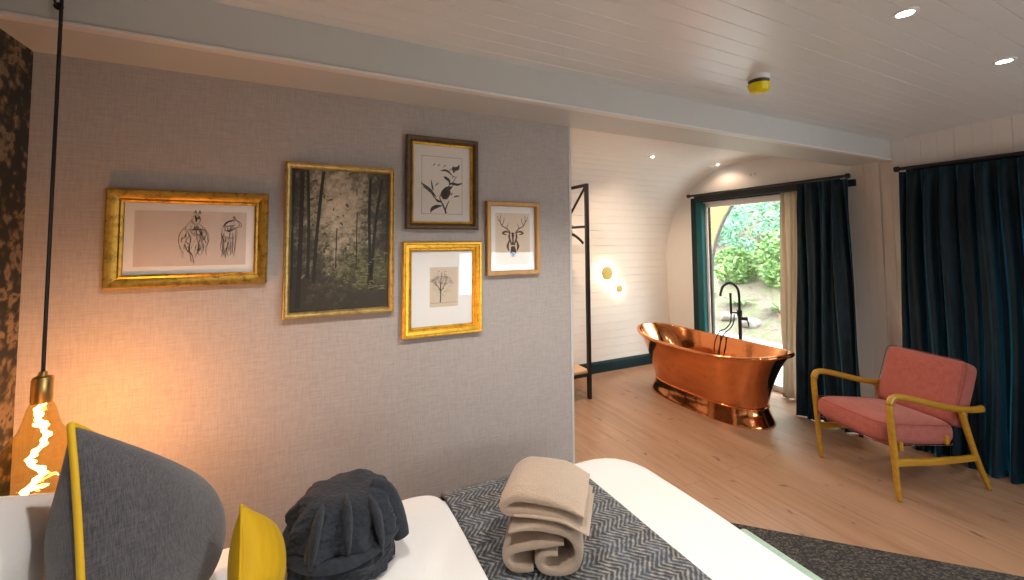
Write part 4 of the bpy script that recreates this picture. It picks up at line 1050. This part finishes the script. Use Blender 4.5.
for i, (x, y, hh, r_, mt, lab) in enumerate(((12.0, 6.6, 2.3, 1.3, LEAFB, 'leafy tree standing on the slope straight behind the bath tap'), (12.0, 9.35, 2.3, 1.35, LEAFA, 'leafy tree standing on the slope behind the arch edge'), (14.6, 4.7, 2.6, 1.55, LEAFA, 'leafy tree standing on the slope behind the sheer curtain'), (15.6, 8.2, 2.6, 1.85, LEAFB, 'tallest leafy tree at the top of the garden slope'))):
    t = tag(empty('tree', (x, y, gz(x, y))), lab, 'tree', 'trees on the garden slope')
    leaf_cloud(r_, r_, r_ * 1.25, 3000, .10, 40 + i).build('crown', mt, t, smooth=False).location = (0, 0, hh - .6)
    m = MB(); m.tube(spline([(0, 0, -.2), (.05, .1, hh * .3), (-.05, .1, hh * .7), (.1, 0, hh)], 5), [.14 - .005 * k for k in range(16)], 10); m.build('trunk', BARK, t)

# ------------------------------------------------------------------ light
def lamp(name, typ, loc, power, color=(1, 1, 1), **k):
    L = bpy.data.lights.new(name, typ); L.energy = power; L.color = color
    for a, b in k.items(): setattr(L, a, b)
    o = bpy.data.objects.new(name, L); COL.objects.link(o); o.location = loc; return o
def spot(x, y, z, p, c, ang=128, tilt=(0, 0, 0)):
    o = lamp('spot_lamp', 'SPOT', (x, y, z), p, c, spot_size=R(ang), spot_blend=.4, shadow_soft_size=.03); o.rotation_euler = tilt; return o
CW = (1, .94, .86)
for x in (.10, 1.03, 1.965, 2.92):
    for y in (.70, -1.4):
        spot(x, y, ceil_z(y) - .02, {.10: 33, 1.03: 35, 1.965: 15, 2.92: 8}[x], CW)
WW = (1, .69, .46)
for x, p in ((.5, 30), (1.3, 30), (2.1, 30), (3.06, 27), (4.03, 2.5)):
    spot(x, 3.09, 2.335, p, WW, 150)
lamp('bulb_glow', 'POINT', (-.650, 1.58, .94), 9.5, (1, .42, .17), shadow_soft_size=.03)
lamp('wall_light_glow', 'POINT', (3.185, 3.987, 1.14), 2.4, (1, .78, .5), shadow_soft_size=.03)
lamp('wall_light_glow', 'POINT', (3.365, 3.987, .945), 1.1, (1, .78, .5), shadow_soft_size=.02)
# daylight through both windows and the added one (portals guide the sky light)
a = lamp('sky_portal', 'AREA', (XR + .15, (oy0 + oy1) / 2, 1.0), 1, shape='RECTANGLE', size=1.95, size_y=1.5); a.rotation_euler = (0, R(90), 0); a.data.cycles.is_portal = True
a = lamp('sky_portal', 'AREA', ((wx0 + wx1) / 2, YB - .15, (wz0 + wz1) / 2), 1, shape='RECTANGLE', size=wx1 - wx0, size_y=wz1 - wz0); a.rotation_euler = (R(90), 0, 0); a.data.cycles.is_portal = True

a = lamp('sky_portal', 'AREA', (XR + .15, (v0 + v1) / 2, (vz0 + vz1) / 2), 1, shape='RECTANGLE', size=vz1 - vz0, size_y=v1 - v0); a.rotation_euler = (0, R(90), 0); a.data.cycles.is_portal = True
W = bpy.data.worlds.new('sky'); SC.world = W; W.use_nodes = True
bg = W.node_tree.nodes['Background']; bg.inputs[0].default_value = (.90, .96, 1.0, 1); bg.inputs[1].default_value = 8.5

vs = SC.view_settings
vs.view_transform = 'Standard'; vs.look = 'None'; vs.gamma = 1.0; vs.use_curve_mapping = False; vs.exposure = 0.64
SC.cycles.use_denoising = True; SC.cycles.max_bounces = 10; SC.cycles.diffuse_bounces = 5; SC.cycles.transparent_max_bounces = 12
SC.cycles.caustics_reflective = False; SC.cycles.caustics_refractive = False
SC.cycles.sample_clamp_indirect = 6
